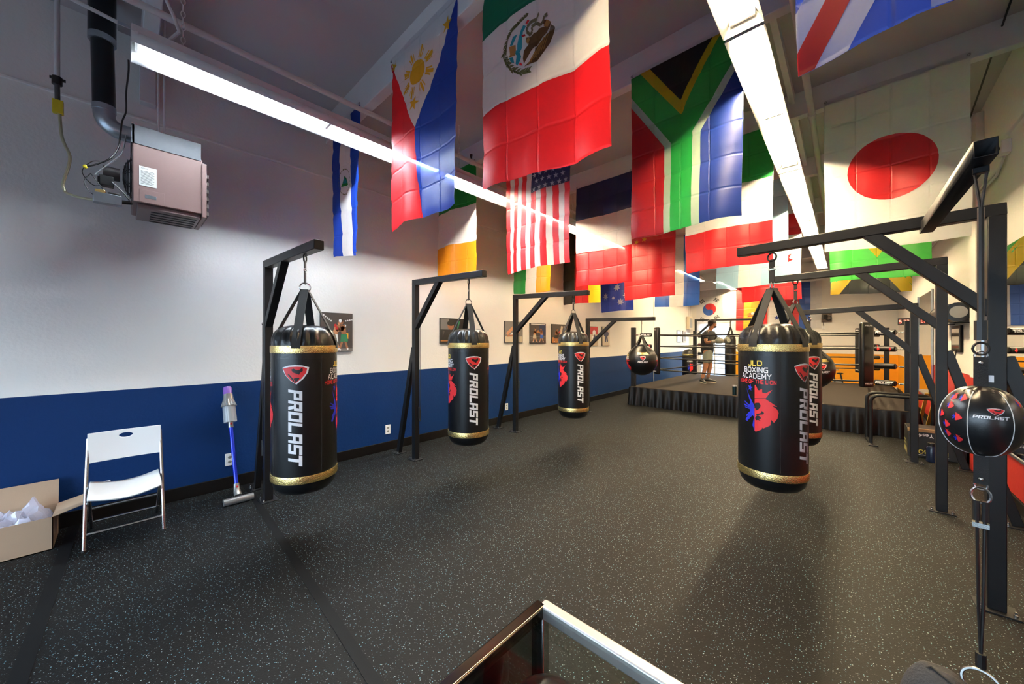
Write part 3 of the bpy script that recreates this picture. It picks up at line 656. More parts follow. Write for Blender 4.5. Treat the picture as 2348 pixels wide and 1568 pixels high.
# ================================================================== heavy bags
BR, BH = .208, 1.19
def bagprof(): return [(.05,0),(.12,.008),(.165,.025),(.192,.055),(.205,.10),(BR,.16),(BR,.6),(BR,.95),(.206,1.03),(.198,1.09),(.18,1.135),(.14,1.165),(.08,1.18),(.02,1.185)]
SHRINK = {}
def surf(R0, a0, z0, k=0.0012):
    return lambda x, y: ((R0+k)*math.cos(a0+x/R0), (R0+k)*math.sin(a0+x/R0), z0+y)
def rot90(ps): return [[(y, -x) for x, y in p] for p in ps]     # reads from top to bottom
def heavy_bag(name, label, loc, rz, group, zarm):
    t = thing(name, label, 'punching bag', loc, rz, group)
    pr = []
    base = bagprof()
    b = MB().lathe(base[:9], n=56, mi=0)
    b.f.pop(); b.m.pop()
    b.lathe([(BR,.95),(.2075,1.0),(.206,1.03),(.203,1.06),(.197,1.09),(.187,1.12),(.172,1.145),(.14,1.168),(.09,1.18),(.02,1.185)], n=112, mi=1, wob=lambda th, z: .05*math.sin(19*th+3*math.sin(3*th))*max(0, min(1, (z-1.03)/.06))*min(1, (1.19-z)/.05))
    b.build('bag_body', [M_leath, M_leathw], t, angle=60)
    for z0, z1 in ((.985, 1.04), (.105, .16)):
        MB().lathe([(BR-.006,z0),(BR+.003,z0+.002),(BR+.0045,z0+.01),(BR+.0045,z1-.01),(BR+.003,z1-.002),(BR-.006,z1)], n=56).build('gold_band', M_gold, t)
    for s in (0, PI/2, PI, 3*PI/2):     # panel seams
        pass
    sm = MB()
    for s in (PI/4, 3*PI/4, 5*PI/4, 7*PI/4): sm.tube([((BR+.0005)*math.cos(s), (BR+.0005)*math.sin(s), z) for z in (.17, .4, .7, .97)], .0015, 5)
    sm.build('seam', M_strap, t)
    zr = 1.455
    for k in range(4):
        a = k*PI/2+.02; w = (-math.sin(a), math.cos(a), 0)
        pts = [(r*math.cos(a), r*math.sin(a), z) for r, z in ((.018,zr-.015),(.06,1.36),(.11,1.262),(.158,1.165),(.199,1.09),(.211,1.05),(.2125,1.02))]
        MB().ribbon(pts, [w]*len(pts), .054, .005).build('strap', M_strap, t)
    MB().torus((0,0,zr), .034, .005, (1,.3,0), 20, 6).build('ring', M_steel, t)
    mb = MB()
    mb.ribbon([(0,0,zr+.025),(0,0,zr+.12)], [(1,0,0)]*2, .036, .006)
    mb.ribbon([(0,0,zarm-.11),(0,0,zarm-.045)], [(1,0,0)]*2, .036, .006)
    mb.build('hanging_strap', M_strap, t)
    MB().torus((0,0,(zr+.12+zarm-.11)/2), .022, .0045, (0,1,0), 16, 6, sy=(zarm-.11-zr-.12)/.044+.35).build('carabiner', M_steel, t)
    MB().torus((0,0,zarm-.028), .03, .006, (0,1,0), 18, 6).build('eye_ring', M_black, t)
    # prints
    for a in (0, PI):
        l = MB(); f = lambda k: surf(BR, a, .845, k)
        l.wrap(xf([SH_W], .082, .066), f(.0010), .012, 5, 0).wrap(xf([SH_R], .082, .066), f(.0016), .012, 5, 1).wrap(xf(SH_K, .082, .066), f(.0022), .012, 5, 2)
        l.build('shield_logo', [M_pwhite, M_pred, M_pblack], t)
        MB().wrap(rot90(wordmark(.50, .085)), surf(BR, a, .49, .0012), .012, 5).build('wordmark', M_pwhite, t)
    for a in (R(86), R(-86), ):
        l = MB(); f = surf(BR, a, 0, .0012)
        l.wrap(TX['jld'], f, .012, 5, 0).wrap(TX['boxing'], f, .012, 5, 1).wrap(TX['home'], f, .012, 5, 2)
        Z0 = .752; K_ = .92
        l.wrap(xf(lion_red(), K_, 1.02, .0, Z0), f, .012, 5, 2).wrap(xf(lion_black(), K_, 1.02, .0, Z0), surf(BR, a, 0, .0019), .012, 5, 4).wrap(xf(sun_blue(), K_, 1.02, 0, Z0), f, .012, 5, 3).wrap(xf(star_blue(), K_, 1.02, 0, Z0), f, .012, 5, 3)
        l.build('academy_print', [M_pyel, M_pwhite, M_pred, M_pblue, M_pblack], t)
    return t
TX = {'jld': fit_text('JLD', .085, .038, .0, .905, k=.24), 'boxing': fit_text('BOXING', .155, .037, 0, .859, k=.22)+fit_text('ACADEMY', .195, .037, 0, .816, k=.22),
      'home': fit_text('HOME OF THE LION', .25, .027, 0, .777, k=.24)}
def facing(x, y): return math.atan2(-y, -x)
GH = 'heavy bags'
b0 = heavy_bag('heavy_bag', 'large black heavy bag nearest on the left, hanging beside the vacuum cleaner', (-2.875, .90, .375), facing(-2.875, .9)-R(16), GH, 1.695)
for x, y, off, lab in ((-2.86, 2.43, 14, 'second black heavy bag from the left, under the orange banded flag'),
        (-2.77, 4.24, 27, 'third black heavy bag from the left, between the wall photos'),
        (-.396, 3.2, 58, 'large black heavy bag in the right foreground showing the lion emblem'),
        (-.386, 4.72, 43, 'black heavy bag half hidden behind the right foreground bag')):
    dup(b0, (x, y, .385), facing(x, y)+R(off), lab)
# plain old bag beyond the ring
t = thing('heavy_bag', 'tall plain black bag hanging far behind the boxer', 'punching bag', (-2.72, 13.2, .25), 0, 'bags beyond the ring')
MB().lathe([(.05,0),(.12,.03),(.15,.12),(.155,.6),(.155,1.2),(.14,1.3),(.08,1.36),(.02,1.38)], n=28).build('bag_body', M_leath, t)
for k in range(4):
    a = PI/4+k*PI/2; MB().ribbon([(.015*math.cos(a), .015*math.sin(a), 1.62), (.12*math.cos(a), .12*math.sin(a), 1.3)], [(-math.sin(a), math.cos(a), 0)]*2, .05, .005).build('strap', M_strap, t)
MB().tube([(0,0,1.6),(0,0,1.84)], .012, 8).torus((0,0,1.81), .035, .006, (0,1,0), 14, 5).build('hanging_strap', M_strap, t)
t = thing('free_standing_bag', 'black bag with gold stripe and lion emblem standing far left behind the ring', 'punching bag', (-3.96, 13.2, 0), 0, 'bags beyond the ring')
MB().lathe([(.23,0),(.25,.03),(.25,.12),(.2,.16)], n=28).build('base', M_bplast, t)
MB().lathe([(.19,.16),(.21,.25),(.21,.95),(.19,1.05),(.13,1.12),(.03,1.15)], n=28).build('bag_body', M_leath, t)
MB().lathe([(.212,.9),(.214,.91),(.214,.97),(.212,.98)], n=28).build('gold_band', M_gold, t)
l = MB(); f = surf(.212, facing(-3.96, 13.2), 0, .002)
l.wrap(xf(TX['boxing'], .9, .9, .03, .0), f, .02, 5, 0).wrap(xf(lion_red(), .9, .9, .03, .68), f, .02, 5, 1).wrap(xf(sun_blue(), .9, .9, .03, .68), f, .02, 5, 2)
l.build('academy_print', [M_pwhite, M_pred, M_pblue], t)

# ================================================================== round wrecking-ball bags
def ball_bag(label, loc, rz, zarm):
    t = thing('wrecking_ball_bag', label, 'round bag', loc, rz, 'round bags near the ring')
    r = .27
    b = MB(); n = 44
    prof = []
    for i in range(25):
        a = -PI/2+PI*i/24; rr, zz = r*math.cos(a), r*math.sin(a)
        if a > .75: zz = r*math.sin(.75)+(zz-r*math.sin(.75))*1.22
        prof.append((max(rr, .01), zz))
    b.lathe(prof, n=n, wob=lambda th, z: .008*math.sin(16*th)*max(0, min(1, (z-.16)/.06)))
    b.build('bag_body', M_leath, t, angle=70)
    def sph(a0, z0, k):
        def f(x, y):
            a = a0+x/r; e = (z0+y)/r; return ((r+k)*math.cos(e)*math.cos(a), (r+k)*math.cos(e)*math.sin(a), (r+k)*math.sin(e))
        return f
    MB().wrap([rect(-.11, -.02, .11, .025)], sph(0, .135, .002), .01, .01).wrap([rect(-.11, -.02, .11, .025)], sph(PI, .135, .002), .01, .01).build('gold_band', M_gold, t)
    for a in (0, PI):
        l = MB()
        l.wrap(xf([SH_W], .05, .042), sph(a, .05, .002), .01, .01, 0).wrap(xf([SH_R], .05, .042), sph(a, .05, .0028), .01, .01, 1).wrap(xf(SH_K, .05, .042), sph(a, .05, .0036), .01, .01, 2)
        l.build('shield_logo', [M_pwhite, M_pred, M_pblack], t)
        MB().wrap(wordmark(.17, .027), sph(a, -.018, .002), .01, .01).build('wordmark', M_pwhite, t)
    for a in (R(75), R(-75)):
        l = MB(); f = sph(a, 0, .002)
        l.wrap(xf(TX['jld'], .75, .75, 0, -.58), f, .02, .02, 0).wrap(xf(TX['boxing'], .75, .75, 0, -.58), f, .02, .02, 1).wrap(xf(TX['home'], .75, .75, 0, -.58), f, .02, .02, 2)
        l.wrap(xf(lion_red(), .7, .62, 0, -.01), f, .02, .02, 2).wrap(xf(sun_blue(), .7, .62, 0, -.01), f, .02, .02, 3)
        l.build('academy_print', [M_pyel, M_pwhite, M_pred, M_pblue], t)
    for k in range(4):
        a = k*PI/2+.45; w = (-math.sin(a), math.cos(a), 0)
        pts = [(.015*math.cos(a), .015*math.sin(a), zarm-.265), (.07*math.cos(a), .07*math.sin(a), .345), (.145*math.cos(a), .145*math.sin(a), .24), (.212*math.cos(a), .212*math.sin(a), .175), (.238*math.cos(a), .238*math.sin(a), .135)]
        MB().ribbon(pts, [w]*5, .045, .005).build('strap', M_strap, t)
    MB().torus((0,0,zarm-.25), .032, .005, (1,0,0), 18, 6).build('ring', M_steel, t)
    MB().ribbon([(0,0,zarm-.225),(0,0,zarm-.055)], [(1,0,0)]*2, .036, .006).build('hanging_strap', M_strap, t)
    MB().torus((0,0,zarm-.03), .032, .006, (0,1,0), 18, 6).build('eye_ring', M_steel, t)
    return t
bb = ball_bag('round black ball bag hanging at the near left ring corner', (-2.73, 6.42, 1.085), facing(-2.73, 6.42)+R(4), 1.80-1.085)
d = dup(bb, (-.37, 6.39, 1.055), facing(-.37, 6.39)+R(30), 'round black ball bag half hidden behind the two right heavy bags')
for ch in d.children:
    if ch.name.startswith(('ring','hanging','eye','strap')): pass

# ================================================================== double end ball
t = thing('double_end_ball', 'black double end ball with white piping and small lion prints in the right foreground', 'double end bag', (.35, 2.07, 1.165))
def der(e): return (.098*max(0, math.cos(e))**.85)
def dep(e): return .122*math.sin(e)
prof = [(max(.012, der(-PI/2+PI*i/22)), dep(-PI/2+PI*i/22)) for i in range(20)]+[(.052,.103),(.038,.108),(.015,.106)]
MB().lathe(prof, n=60, wob=lambda th, z: .05*math.sin(13*th+2*math.sin(4*th))*max(0, min(1, (z-.085)/.02))).build('ball', mat('glossy_black_leather', (0.009,0.0095,0.011), 0.28, bump=.05, bscale=200), t, angle=70)
fc = facing(.35, 2.07)
def dsf(a0, z0, k):
    def f(x, y):
        z = max(-.115, min(.115, z0+y)); e = math.asin(z/.122); r = der(e); a = a0+x/.098
        return ((r+k)*math.cos(a), (r+k)*math.sin(a), z*(1+k/.12))
    return f
pip = MB()
for i in range(6):
    a = fc-R(17)+i*PI/3
    pip.tube([((der(e)+.0005)*math.cos(a), (der(e)+.0005)*math.sin(a), dep(e)) for e in [R(-84+8*j) for j in range(19)]], .0014, 5)
pip.build('piping', mat('white_piping', (.75,.75,.73), .5), t)
ca = fc+R(13)
l = MB().wrap(xf([SH_W], .021, .0115), dsf(ca+.12, .045, .001), .004, .004, 0).wrap(xf([SH_R], .021, .0115), dsf(ca+.12, .045, .0016), .004, .004, 1).wrap(xf(SH_K, .021, .0115), dsf(ca+.12, .045, .0022), .004, .004, 2)
l.build('shield_logo', [M_pwhite, M_pred, M_pblack], t)
MB().wrap(wordmark(.078, .0105), dsf(ca, .0255, .001), .004, .004).build('wordmark', M_pwhite, t)
k = .115
for j, (da, z) in enumerate(((-52,.085),(-32,.085),(-50,.055),(-66,.022),(-34,.018),(-53,-.012),(-55,-.045),(-36,-.058),(68,.03),(74,-.03),(66,.075))):
    a = fc+R(da)
    l = MB().wrap(xf(lion_red(k), 1, .75, 0, .012), dsf(a, z, .0012), .004, .004, 0).wrap(xf(sun_blue(k), 1, .75, 0, .012), dsf(a, z, .0012), .004, .004, 1)
    l.build('lion_print', [M_pred, M_pblue], t)
MB().lathe([(.046,.100),(.05,.106),(.036,.116),(.018,.122)], n=40, wob=lambda th, z: .13*math.sin(9*th+math.sin(3*th))).build('crown_gather', M_leathw, t)
MB().bar(tuple(Vector((math.cos(fc+PI/2)*.016, math.sin(fc+PI/2)*.016, .150))), tuple(Vector((math.cos(fc+PI/2)*.028, math.sin(fc+PI/2)*.028, .150))), .001, .024).build('care_tag', M_pwhite, t)
for sg in (1, -1):
    MB().ribbon([(0,0,sg*.118),(0,0,sg*.225)], [(math.cos(fc+PI/2), math.sin(fc+PI/2), 0)]*2, .033, .008).build('loop_strap', M_strap, t)
    MB().ell((.006*math.cos(fc), .006*math.sin(fc), sg*.205), (.007,.007,.007), 10, 6).build('rivet', M_steel, t)
    MB().torus((0,0,sg*.231), .0145, .003, (math.cos(fc), math.sin(fc), 0), 16, 6).build('d_ring', M_steel, t)
# elastic cords (upper and lower)
u = thing('elastic_cord', 'black elastic cord from the forward steel arm down to the double end ball', 'cord', (.35, 2.07, 1.42), 0, 'cords of the double end ball')
MB().torus((0,0,0), .018, .004, (math.cos(fc), math.sin(fc), 0), 14, 6, sy=1.2).build('hook', M_bplast, u)
MB().tube([(0,0,.03),(0,0,.10)], .016, 8).build('knot_sleeve', M_bplast, u)
sd = Vector((math.cos(fc+PI/2), math.sin(fc+PI/2), 0))
MB().tube([(0,0,.09),(0,0,.50)], .0085, 8).build('cord', M_bplast, u)
for sg in (1, -1): MB().tube([(0,0,.49), tuple(sd*.014*sg+Vector((0,0,.628)))], .0042, 6).build('cord_loop', M_bplast, u)
MB().bar(tuple(sd*-.019+Vector((0,0,.632))), tuple(sd*.019+Vector((0,0,.632))), .03, .022).build('bracket', M_black, u, bevel=.003)
u = thing('elastic_cord', 'long black elastic cord from the double end ball down to the floor weight', 'cord', (.35, 2.07, .90), 0, 'cords of the double end ball')
MB().torus((0,0,.0), .022, .004, (math.cos(fc), math.sin(fc), 0), 14, 6, sy=1.3).build('hook', M_steel, u)
for sg in (1, -1):
    MB().tube([tuple(sd*.010*sg+Vector((0,0,-.02))), tuple(sd*.0095*sg+Vector((0,0,-.09)))], .009, 8).build('knot_sleeve', M_bplast, u)
    MB().tube([tuple(sd*.0085*sg+Vector((0,0,-.08))), tuple(sd*.005*sg+Vector((0,0,-.4))), (0,0,-.58)], .0045, 7).build('cord', M_bplast, u)
MB().bar(tuple(sd*-.019+Vector((0,0,-.105))), tuple(sd*.019+Vector((0,0,-.105))), .022, .016).build('buckle', M_steel, u)
MB().tube([(0,0,-.56),(0,0,-.61)], .013, 8).build('end_sleeve', M_bplast, u)
s = thing('floor_weight', 'dark fabric weight bag on the floor with a steel ring', 'weight bag', (.30, 2.05, 0))
prof = [(.0,.0),(-.02,.0)]
mb = MB(); N = 14; rows = [(0,.095,.12),(.05,.105,.135),(.12,.1,.13),(.18,.08,.11),(.225,.045,.085),(.25,.012,.07)]
for i, (z, ry, rx) in enumerate(rows): pass
vs = []; fs = []
for z, ry, rx in rows:
    for kk in range(20):
        a = 2*PI*kk/20; vs.append((rx*math.cos(a)*(1+.03*math.sin(3*a))-.02, ry*math.sin(a), z-(.05*max(0, math.cos(a)) if z > .15 else 0)))
for i in range(len(rows)-1):
    for kk in range(20): q = (kk+1) % 20; fs.append((i*20+kk, i*20+q, i*20+20+q, i*20+20+kk))
fs += [tuple(range(19,-1,-1)), tuple(range(100,120))]
mb.add(vs, fs).build('sack', mat('charcoal_canvas', (.03,.03,.033), .8, bump=.4, bscale=120), s, subsurf=1)
MB().tube([(-.14,.02,.01),(-.115,.0,.19),(-.07,-.02,.245),(-.0,-.05,.215),(.07,-.09,.14)], .004, 6).build('seam', M_strap, s)
MB().torus((.05,.02,.235), .04, .005, (math.cos(fc), math.sin(fc), .3), 20, 6, sx=1.1).build('steel_ring', mat('dark_steel', (.2,.2,.2), .35, 1.0), s)

# ================================================================== boxing ring
RX0, RX1, RY0, RY1, RZ = -3.62, .78, 7.82, 12.1, .405
ring = thing('boxing_ring', 'raised black boxing ring with grey brown canvas floor', 'boxing ring', ((RX0+RX1)/2, RY0, 0))
ox, oy = (RX0+RX1)/2, RY0
M_canvas = mat('ring_canvas', (.023,.0185,.0155), .85, spec=.12, vary=.12, vscale=2.5, bump=.15, bscale=40)
M_skirt = mat('black_satin_skirt', (.0045,.0045,.005), .42, bump=.12, bscale=14, spec=.24)
W = RX1-RX0; D = RY1-RY0
MB().box(-W/2+.01, W/2-.01, .01, D-.01, .30, RZ).build('canvas_floor', M_canvas, ring, bevel=.015)
def skirt(p, q, nx, ny, name='skirt'):
    mb = MB(); n = int(math.hypot(q[0]-p[0], q[1]-p[1])/.02); vs = []; fs = []
    for i in range(n+1):
        f = i/n; x, y = p[0]+(q[0]-p[0])*f, p[1]+(q[1]-p[1])*f; d = f*math.hypot(q[0]-p[0], q[1]-p[1])
        wv = .5+.5*math.sin(2*PI*d/.16+1.3*math.sin(d*3)); w2 = math.sin(d*9)*.01
        for j, z in enumerate((RZ-.01, .33, .2, .08, .004)):
            o = (.004, .006+.014*wv, .012+.034*wv+w2*.5, .018+.05*wv+w2, .02+.056*wv+w2)[j]; vs.append((x+nx*o, y+ny*o, z))
    for i in range(n):
        for j in range(4): fs.append((i*5+j, i*5+j+1, i*5+j+6, i*5+j+5))
    return mb.add(vs, fs).build(name, M_skirt, ring, angle=80)
skirt((-W/2,0), (W/2,0), 0, -1); skirt((W/2,0), (W/2,D), 1, 0); skirt((-W/2,D), (-W/2,0), -1, 0); skirt((W/2,D), (-W/2,D), 0, 1)
PZ = 1.74; ropes_z = (.79, 1.05, 1.315, 1.57)
corners = [(-W/2+.06, .1), (W/2-.1, .1), (W/2-.1, D-.12), (-W/2+.2, D-.12)]
cen = Vector((0, D/2, 0))
inner = []
for i, (cx, cy) in enumerate(corners):
    pst = MB().box(cx-.045, cx+.045, cy-.045, cy+.045, .02, PZ).build('corner_post', M_black, ring, bevel=.006)
    dr_ = (cen-Vector((cx, cy, 0))).normalized(); ic = Vector((cx, cy, 0))+Vector((math.copysign(.43, -cx), .22 if cy < 1 else -.25, 0)); inner.append(ic)
    for z in ropes_z:
        p = Vector((cx, cy, z)); e = ic+Vector((0,0,z)); dd = (e-p).normalized()
        p0 = p+dd*.05
        tb = MB().tube([p0, p0+dd*.05], .012, 8).torus(p0+dd*.05, .02, .005, (0,0,1), 10, 5).build('turnbuckle', M_steel, ring)
        a, b = p0+dd*.09, e-dd*.09
        cv = MB().tube([a, a+dd*.012, b-dd*.012, b], [.03,.043,.043,.03], 14).build('turnbuckle_cover', M_leath, ring)
        if i in (0, 1) and z in (ropes_z[3], ropes_z[0]):
            side = Vector((0,-1,0)); tdir = Vector((1 if dd.x > 0 else -1,0,0)); ln = (b-a).length*.8; mid = (a+b)/2
            d2 = dd if dd.x > 0 else -dd; nrm = Vector((d2.y, -d2.x, 0)); nrm.normalize()
            MB().wrap(wordmark(ln, .04), lambda x, y, mid=mid, d2=d2, nrm=nrm: tuple(mid+d2*x+nrm*(.0445*math.cos(y/.0445))+Vector((0,0,.0445*math.sin(y/.0445)))), 5, .008).build('wordmark', M_pwhite, cv)
        if z == ropes_z[2]:
            d2 = dd if dd.x > 0 else -dd; nrm = Vector((d2.y, -d2.x, 0)); nrm.normalize(); mid = (a+b)/2; kk = .2
            for off in (-.08, .06):
                MB().wrap(xf(lion_red(kk), 1, 1, off, .035), lambda x, y, mid=mid, d2=d2, nrm=nrm: tuple(mid+d2*x+nrm*(.0445*math.cos(y/.0445))+Vector((0,0,.0445*math.sin(y/.0445)))), 5, .008).build('lion_print', M_pred, cv)
    # padded corner cushion
    ang = math.atan2(dr_.y, dr_.x); Mz = Matrix.Rotation(ang, 3, 'Z')
    pc = ic+dr_*.02+Vector((0,0,1.215))
    pd = MB().cbox(pc, (.085, .2, 1.05), 0, Mz).build('corner_pad', M_leath, ring, bevel=.03)
    fa = Vector((0,-1,0))
    for zz in (.47, -.46):
        for sg in (1, -1):
            MB().wrap(wordmark(.13, .022), lambda x, y, pc=pc, Mz=Mz, sg=sg, zz=zz: tuple(pc+Mz @ Vector((sg*.0445, sg*x, zz+y))), 5, 5).build('wordmark', M_pwhite, pd)
for z in ropes_z:
    for i in range(4):
        a = inner[i]+Vector((0,0,z)); b = inner[(i+1) % 4]+Vector((0,0,z)); sag = .012 if z > 1 else .025
        pts = [a.lerp(b, f/10)-Vector((0,0,sag*4*(f/10)*(1-f/10))) for f in range(11)]
        MB().tube(pts, .0145, 8).build('rope', mat('ring_rope_black', (.006,.006,.006), .5, spec=.3), ring)
for i in (0, 1):
    a, b = inner[i], inner[(i+1) % 4]
for fx in (.33, .66):
    p = inner[3].lerp(inner[2], fx); MB().ribbon([p+Vector((0,0,.78)), p+Vector((0,0,1.58))], [(1,0,0)]*2, .02, .004).build('rope_tie', M_strap, ring)
# tumbler standing on the ring edge
t = thing('tumbler', 'small dark insulated tumbler standing on the ring edge', 'bottle', (-1.575, 7.98, RZ))
MB().lathe([(.03,0),(.034,.004),(.036,.05),(.038,.155),(.038,.16)], n=20).build('cup', mat('dark_teal_metal', (.01,.03,.035), .3, .6), t)
MB().lathe([(.039,.158),(.039,.178),(.03,.186),(.02,.188)], n=20).build('lid', M_grey, t)
# ================================================================== unit heater and its services
M_brown = mat('heater_enamel', (.20,.125,.112), .42, vary=.05, vscale=4); M_duct = mat('black_duct', (.012,.016,.02), .3, .35)
h = thing('unit_heater', 'brown gas unit heater hanging from the ceiling near the left wall', 'heater', (-4.02, .25, 2.43))
MB().box(-.22,.22,-.20,.19,.03,.47).build('cabinet', M_brown, h, bevel=.008)
MB().box(-.235,.232,.185,.215,.005,.44).build('front_grille', M_brown, h, bevel=.005)
lv = MB()
for i in range(6): lv.bar((-.2,.222,.05+i*.06),(.2,.222,.05+i*.06),.02,.03)
lv.build('louvres', mat('louvre_dark', (.05,.035,.03), .5), h)
MB().box(.219,.224,-.20,.18,.455,.59).box(-.22,.224,-.205,-.19,.455,.59).build('draft_hood', mat('hood_grey', (.075,.078,.088), .5), h)
bt = MB()
for i in range(5): bt.box(-.17+i*.075,-.15+i*.075,-.1,.16,-.009,-.004)
bt.build('bottom_vents', M_pblack, h)
MB().box(-.2,.205,-.175,.18,-.005,.03).build('burner_tray', mat('tray_pink_grey', (.20,.15,.145), .5), h, bevel=.006)
MB().box(.2205,.223,-.165,-.03,.035,.13).build('access_panel', M_brown, h, bevel=.004)
st_ = MB().box(.2205,.2225,-.165,-.073,.158,.30,0)
for i in range(12): st_.box(.2225,.2229,-.157,-.085-.02*rng.random(),.172+i*.0085,.1745+i*.0085,1)
st_.wrap(fit_font('REZNOR', .036, .008, -.137, .286, .0), lambda x, y: (.2231, x, y), 5, 5, 1)
st_.build('rating_label', [mat('paper_label', (.72,.74,.70), .6), M_pblack], h)
MB().box(.2232,.2245,-.135,-.075,.07,.095).build('badge', M_galv, h, bevel=.001)
fn = MB()
for r_, y_ in ((.03,-.245),(.055,-.243),(.08,-.238),(.105,-.23),(.128,-.22),(.148,-.206)): fn.torus((.0,y_,.26), r_, .0032, (0,1,0), 28, 5)
for i in range(8): a = i*PI/4; fn.tube([(.0+.03*math.cos(a),-.245,.26+.03*math.sin(a)),(.105*math.cos(a),-.23,.26+.105*math.sin(a)),(.15*math.cos(a),-.2,.26+.15*math.sin(a))], .003, 5)
fn.build('fan_guard', M_bplast, h)
bl = MB()
for i in range(4):
    Mq = Matrix.Rotation(i*PI/2, 3, 'Y') @ Matrix.Rotation(.5, 3, 'Z'); bl.cbox(Mq @ Vector((.07,0,0))+Vector((0,-.225,.26)), (.1,.004,.06), 0, Matrix.Rotation(i*PI/2, 3, 'Y') @ Matrix.Rotation(.4, 3, 'X'))
bl.build('fan_blades', M_duct, h)
MB().tube([(0,-.345,.26),(0,-.26,.26)], .048, 18).build('fan_motor', mat('motor_dark', (.05,.04,.04), .5), h)
MB().box(.03,.10,-.36,-.29,.14,.21).box(.04,.09,-.37,-.355,.15,.2).build('transformer', M_bplast, h, bevel=.004)
gv = MB().box(.07,.14,-.39,-.25,.0,.07,0).cbox((.105,-.355,.082),(.045,.05,.024),1).tube([(.105,-.26,.035),(.105,-.19,.045)],.014,10,False,2).box(.075,.135,-.32,-.26,.068,.085,2)
gv.build('gas_valve', [M_galv, M_gold, M_bplast], h, bevel=.003)
MB().tube(smooth([(.10,-.30,.17),(.12,-.24,.1),(.15,-.2,.03)]), .006, 6).tube(smooth([(.08,-.33,.15),(.07,-.39,.13),(.09,-.44,.2),(.10,-.40,.28),(.1,-.36,.3)]), .003, 5).tube(smooth([(.1,-.40,.2),(.11,-.43,.13),(.11,-.40,.06),(.105,-.37,.05)]), .003, 5).tube(smooth([(.1,-.40,.2),(.105,-.33,.08)]), .003, 5).build('wiring', M_bplast, h)
for y in (-.055, -.02):
    MB().tube([(.02,y,.45),(.02,y,1.60)], .007, 8).build('hanger_rod', M_pipe, h)
d = thing('flue_duct', 'black flue duct dropping from the ceiling with a galvanised elbow into the heater', 'duct', (-4.05, -.08, 3.0))
MB().tube([(0,-.02,.68),(0,-.02,1.06)], .072, 24).build('upper_pipe', M_duct, d)
MB().tube([(0,-.01,.16),(0,-.02,.70)], .06, 24).build('lower_pipe', M_duct, d)
MB().tube([(0,-.02,.655),(0,-.02,.70)], .073, 24).build('collar', M_galv, d); MB().tube([(0,-.01,.15),(0,-.01,.19)], .0625, 24).build('collar', M_galv, d)
el = []
for i in range(9): a = PI/2*i/8; el.append((0, -.01+.10*(1-math.cos(a)), .15-.10*math.sin(a)-.02))
MB().tube([(0,-.01,.16)]+el+[(0,.15,.03)], .058, 24).build('elbow', M_galv, d, angle=25)
g = thing('gas_line', 'gas pipe with black valve, yellow tag and bent yellow flexible tube left of the heater', 'pipe', (-4.2, -.32, 2.5))
MB().tube([(.0,.0,.85),(0,0,1.56)], .0145, 12).build('pipe', M_pipe, g)
MB().tube([(0,0,.80),(0,0,.86)], .026, 10).bar((-.0,-.035,.845),(.0,.04,.845),.012,.02).build('shutoff_valve', M_bplast, g, bevel=.003)
MB().tube([(0,.003,.60),(0,0,.81)], .014, 10).build('nipple', mat('pipe_dark', (.12,.11,.11), .4, .6), g)
MB().tube(smooth([(0,.01,.62),(.01,.02,.45),(.02,.035,.38),(.03,.06,.3),(.03,.055,.22),(.02,.03,.1),(.022,.035,.045),(.035,.05,.02),(.1,.11,-.01),(.2,.19,-.03)], 4), .009, 8).build('flexible_tube', mat('yellow_grey_tube', (.5,.47,.3), .35, .4), g)
MB().box(-.02,.02,-.022,.03,.595,.69).build('yellow_tag', mat('yellow_tag', (.7,.56,.02), .5), g, bevel=.003)
c = thing('power_cable', 'thin black cable looping down from the ceiling past the flue to the heater', 'cable', (-3.9, -.0, 2.5))
MB().tube(smooth([(.35,.03,.84),(.30,.03,.78),(.12,.02,.72),(.05,.02,.62),(-.02,.0,.56),(-.04,-.01,.45),(-.03,-.02,.36),(0,-.06,.26),(0,-.12,.20),(0,-.17,.165)]), .005, 6).build('black_lead', M_bplast, c)
MB().ell((0,-.175,.163),(.007,.012,.014),8,6).build('wire_nut', MATS['yellow_tag'], c)
MB().tube(smooth([(0,.02,.46),(0,.0,.33),(0,-.05,.24),(0,-.10,.17),(0,-.13,.12)]), .0045, 6).build('grey_lead', M_grey, c)
# overhead pipes
p = thing('sprinkler_pipe', 'white sprinkler pipe running above the left strip lights', 'pipe', (-3.48, 0, 3.705), 0, 'overhead pipes')
MB().tube([(0,YF+.05,0),(0,4.6,0),(0,10.5,-.26)], .024, 12).build('pipe', M_pipe, p)
for y in (3.0,):
    MB().tube([(0,y,.0),(0,y,.055)], .012, 8).lathe([(.012,.05),(.016,.07),(.02,.09),(.008,.1)], (0,y,0), 10).build('sprinkler_head', mat('bronze', (.05,.035,.03), .4, .6), p)
    MB().tube([(0,y-.04,0),(0,y+.04,0)], .033, 12).build('tee_fitting', M_pipe, p)
p = thing('sprinkler_pipe', 'white sprinkler pipe running beside the right strip lights', 'pipe', (-.26, 0, 3.755), 0, 'overhead pipes')
MB().tube([(0,YF+.05,0),(0,4.9,0),(0,13.9,-.49)], .026, 12).build('pipe', M_pipe, p)
for y in (2.4, 4.8):
    MB().tube([(0,y-.04,0),(0,y+.04,0)], .034, 12).build('coupling', M_pipe, p)
p = thing('electric_conduit', 'slim white conduit running from the ceiling corner to the first left strip light', 'pipe', (-3.5, 0, 3.53), 0, 'overhead pipes')
MB().tube([(0,-.9,.12),(0,-.3,.03),(0,-.02,.0),(.02,.12,-.005),(.04,.22,.0),(.1,.27,.06),(.1,.24,.16),(.04,.2,.3),(.02,.2,.46)], .012, 8).build('conduit_tube', M_pipe, p)
MB().box(-.02,.06,-.02,.24,-.045,-.02).build('strut_bar', M_galv, p, bevel=.003)
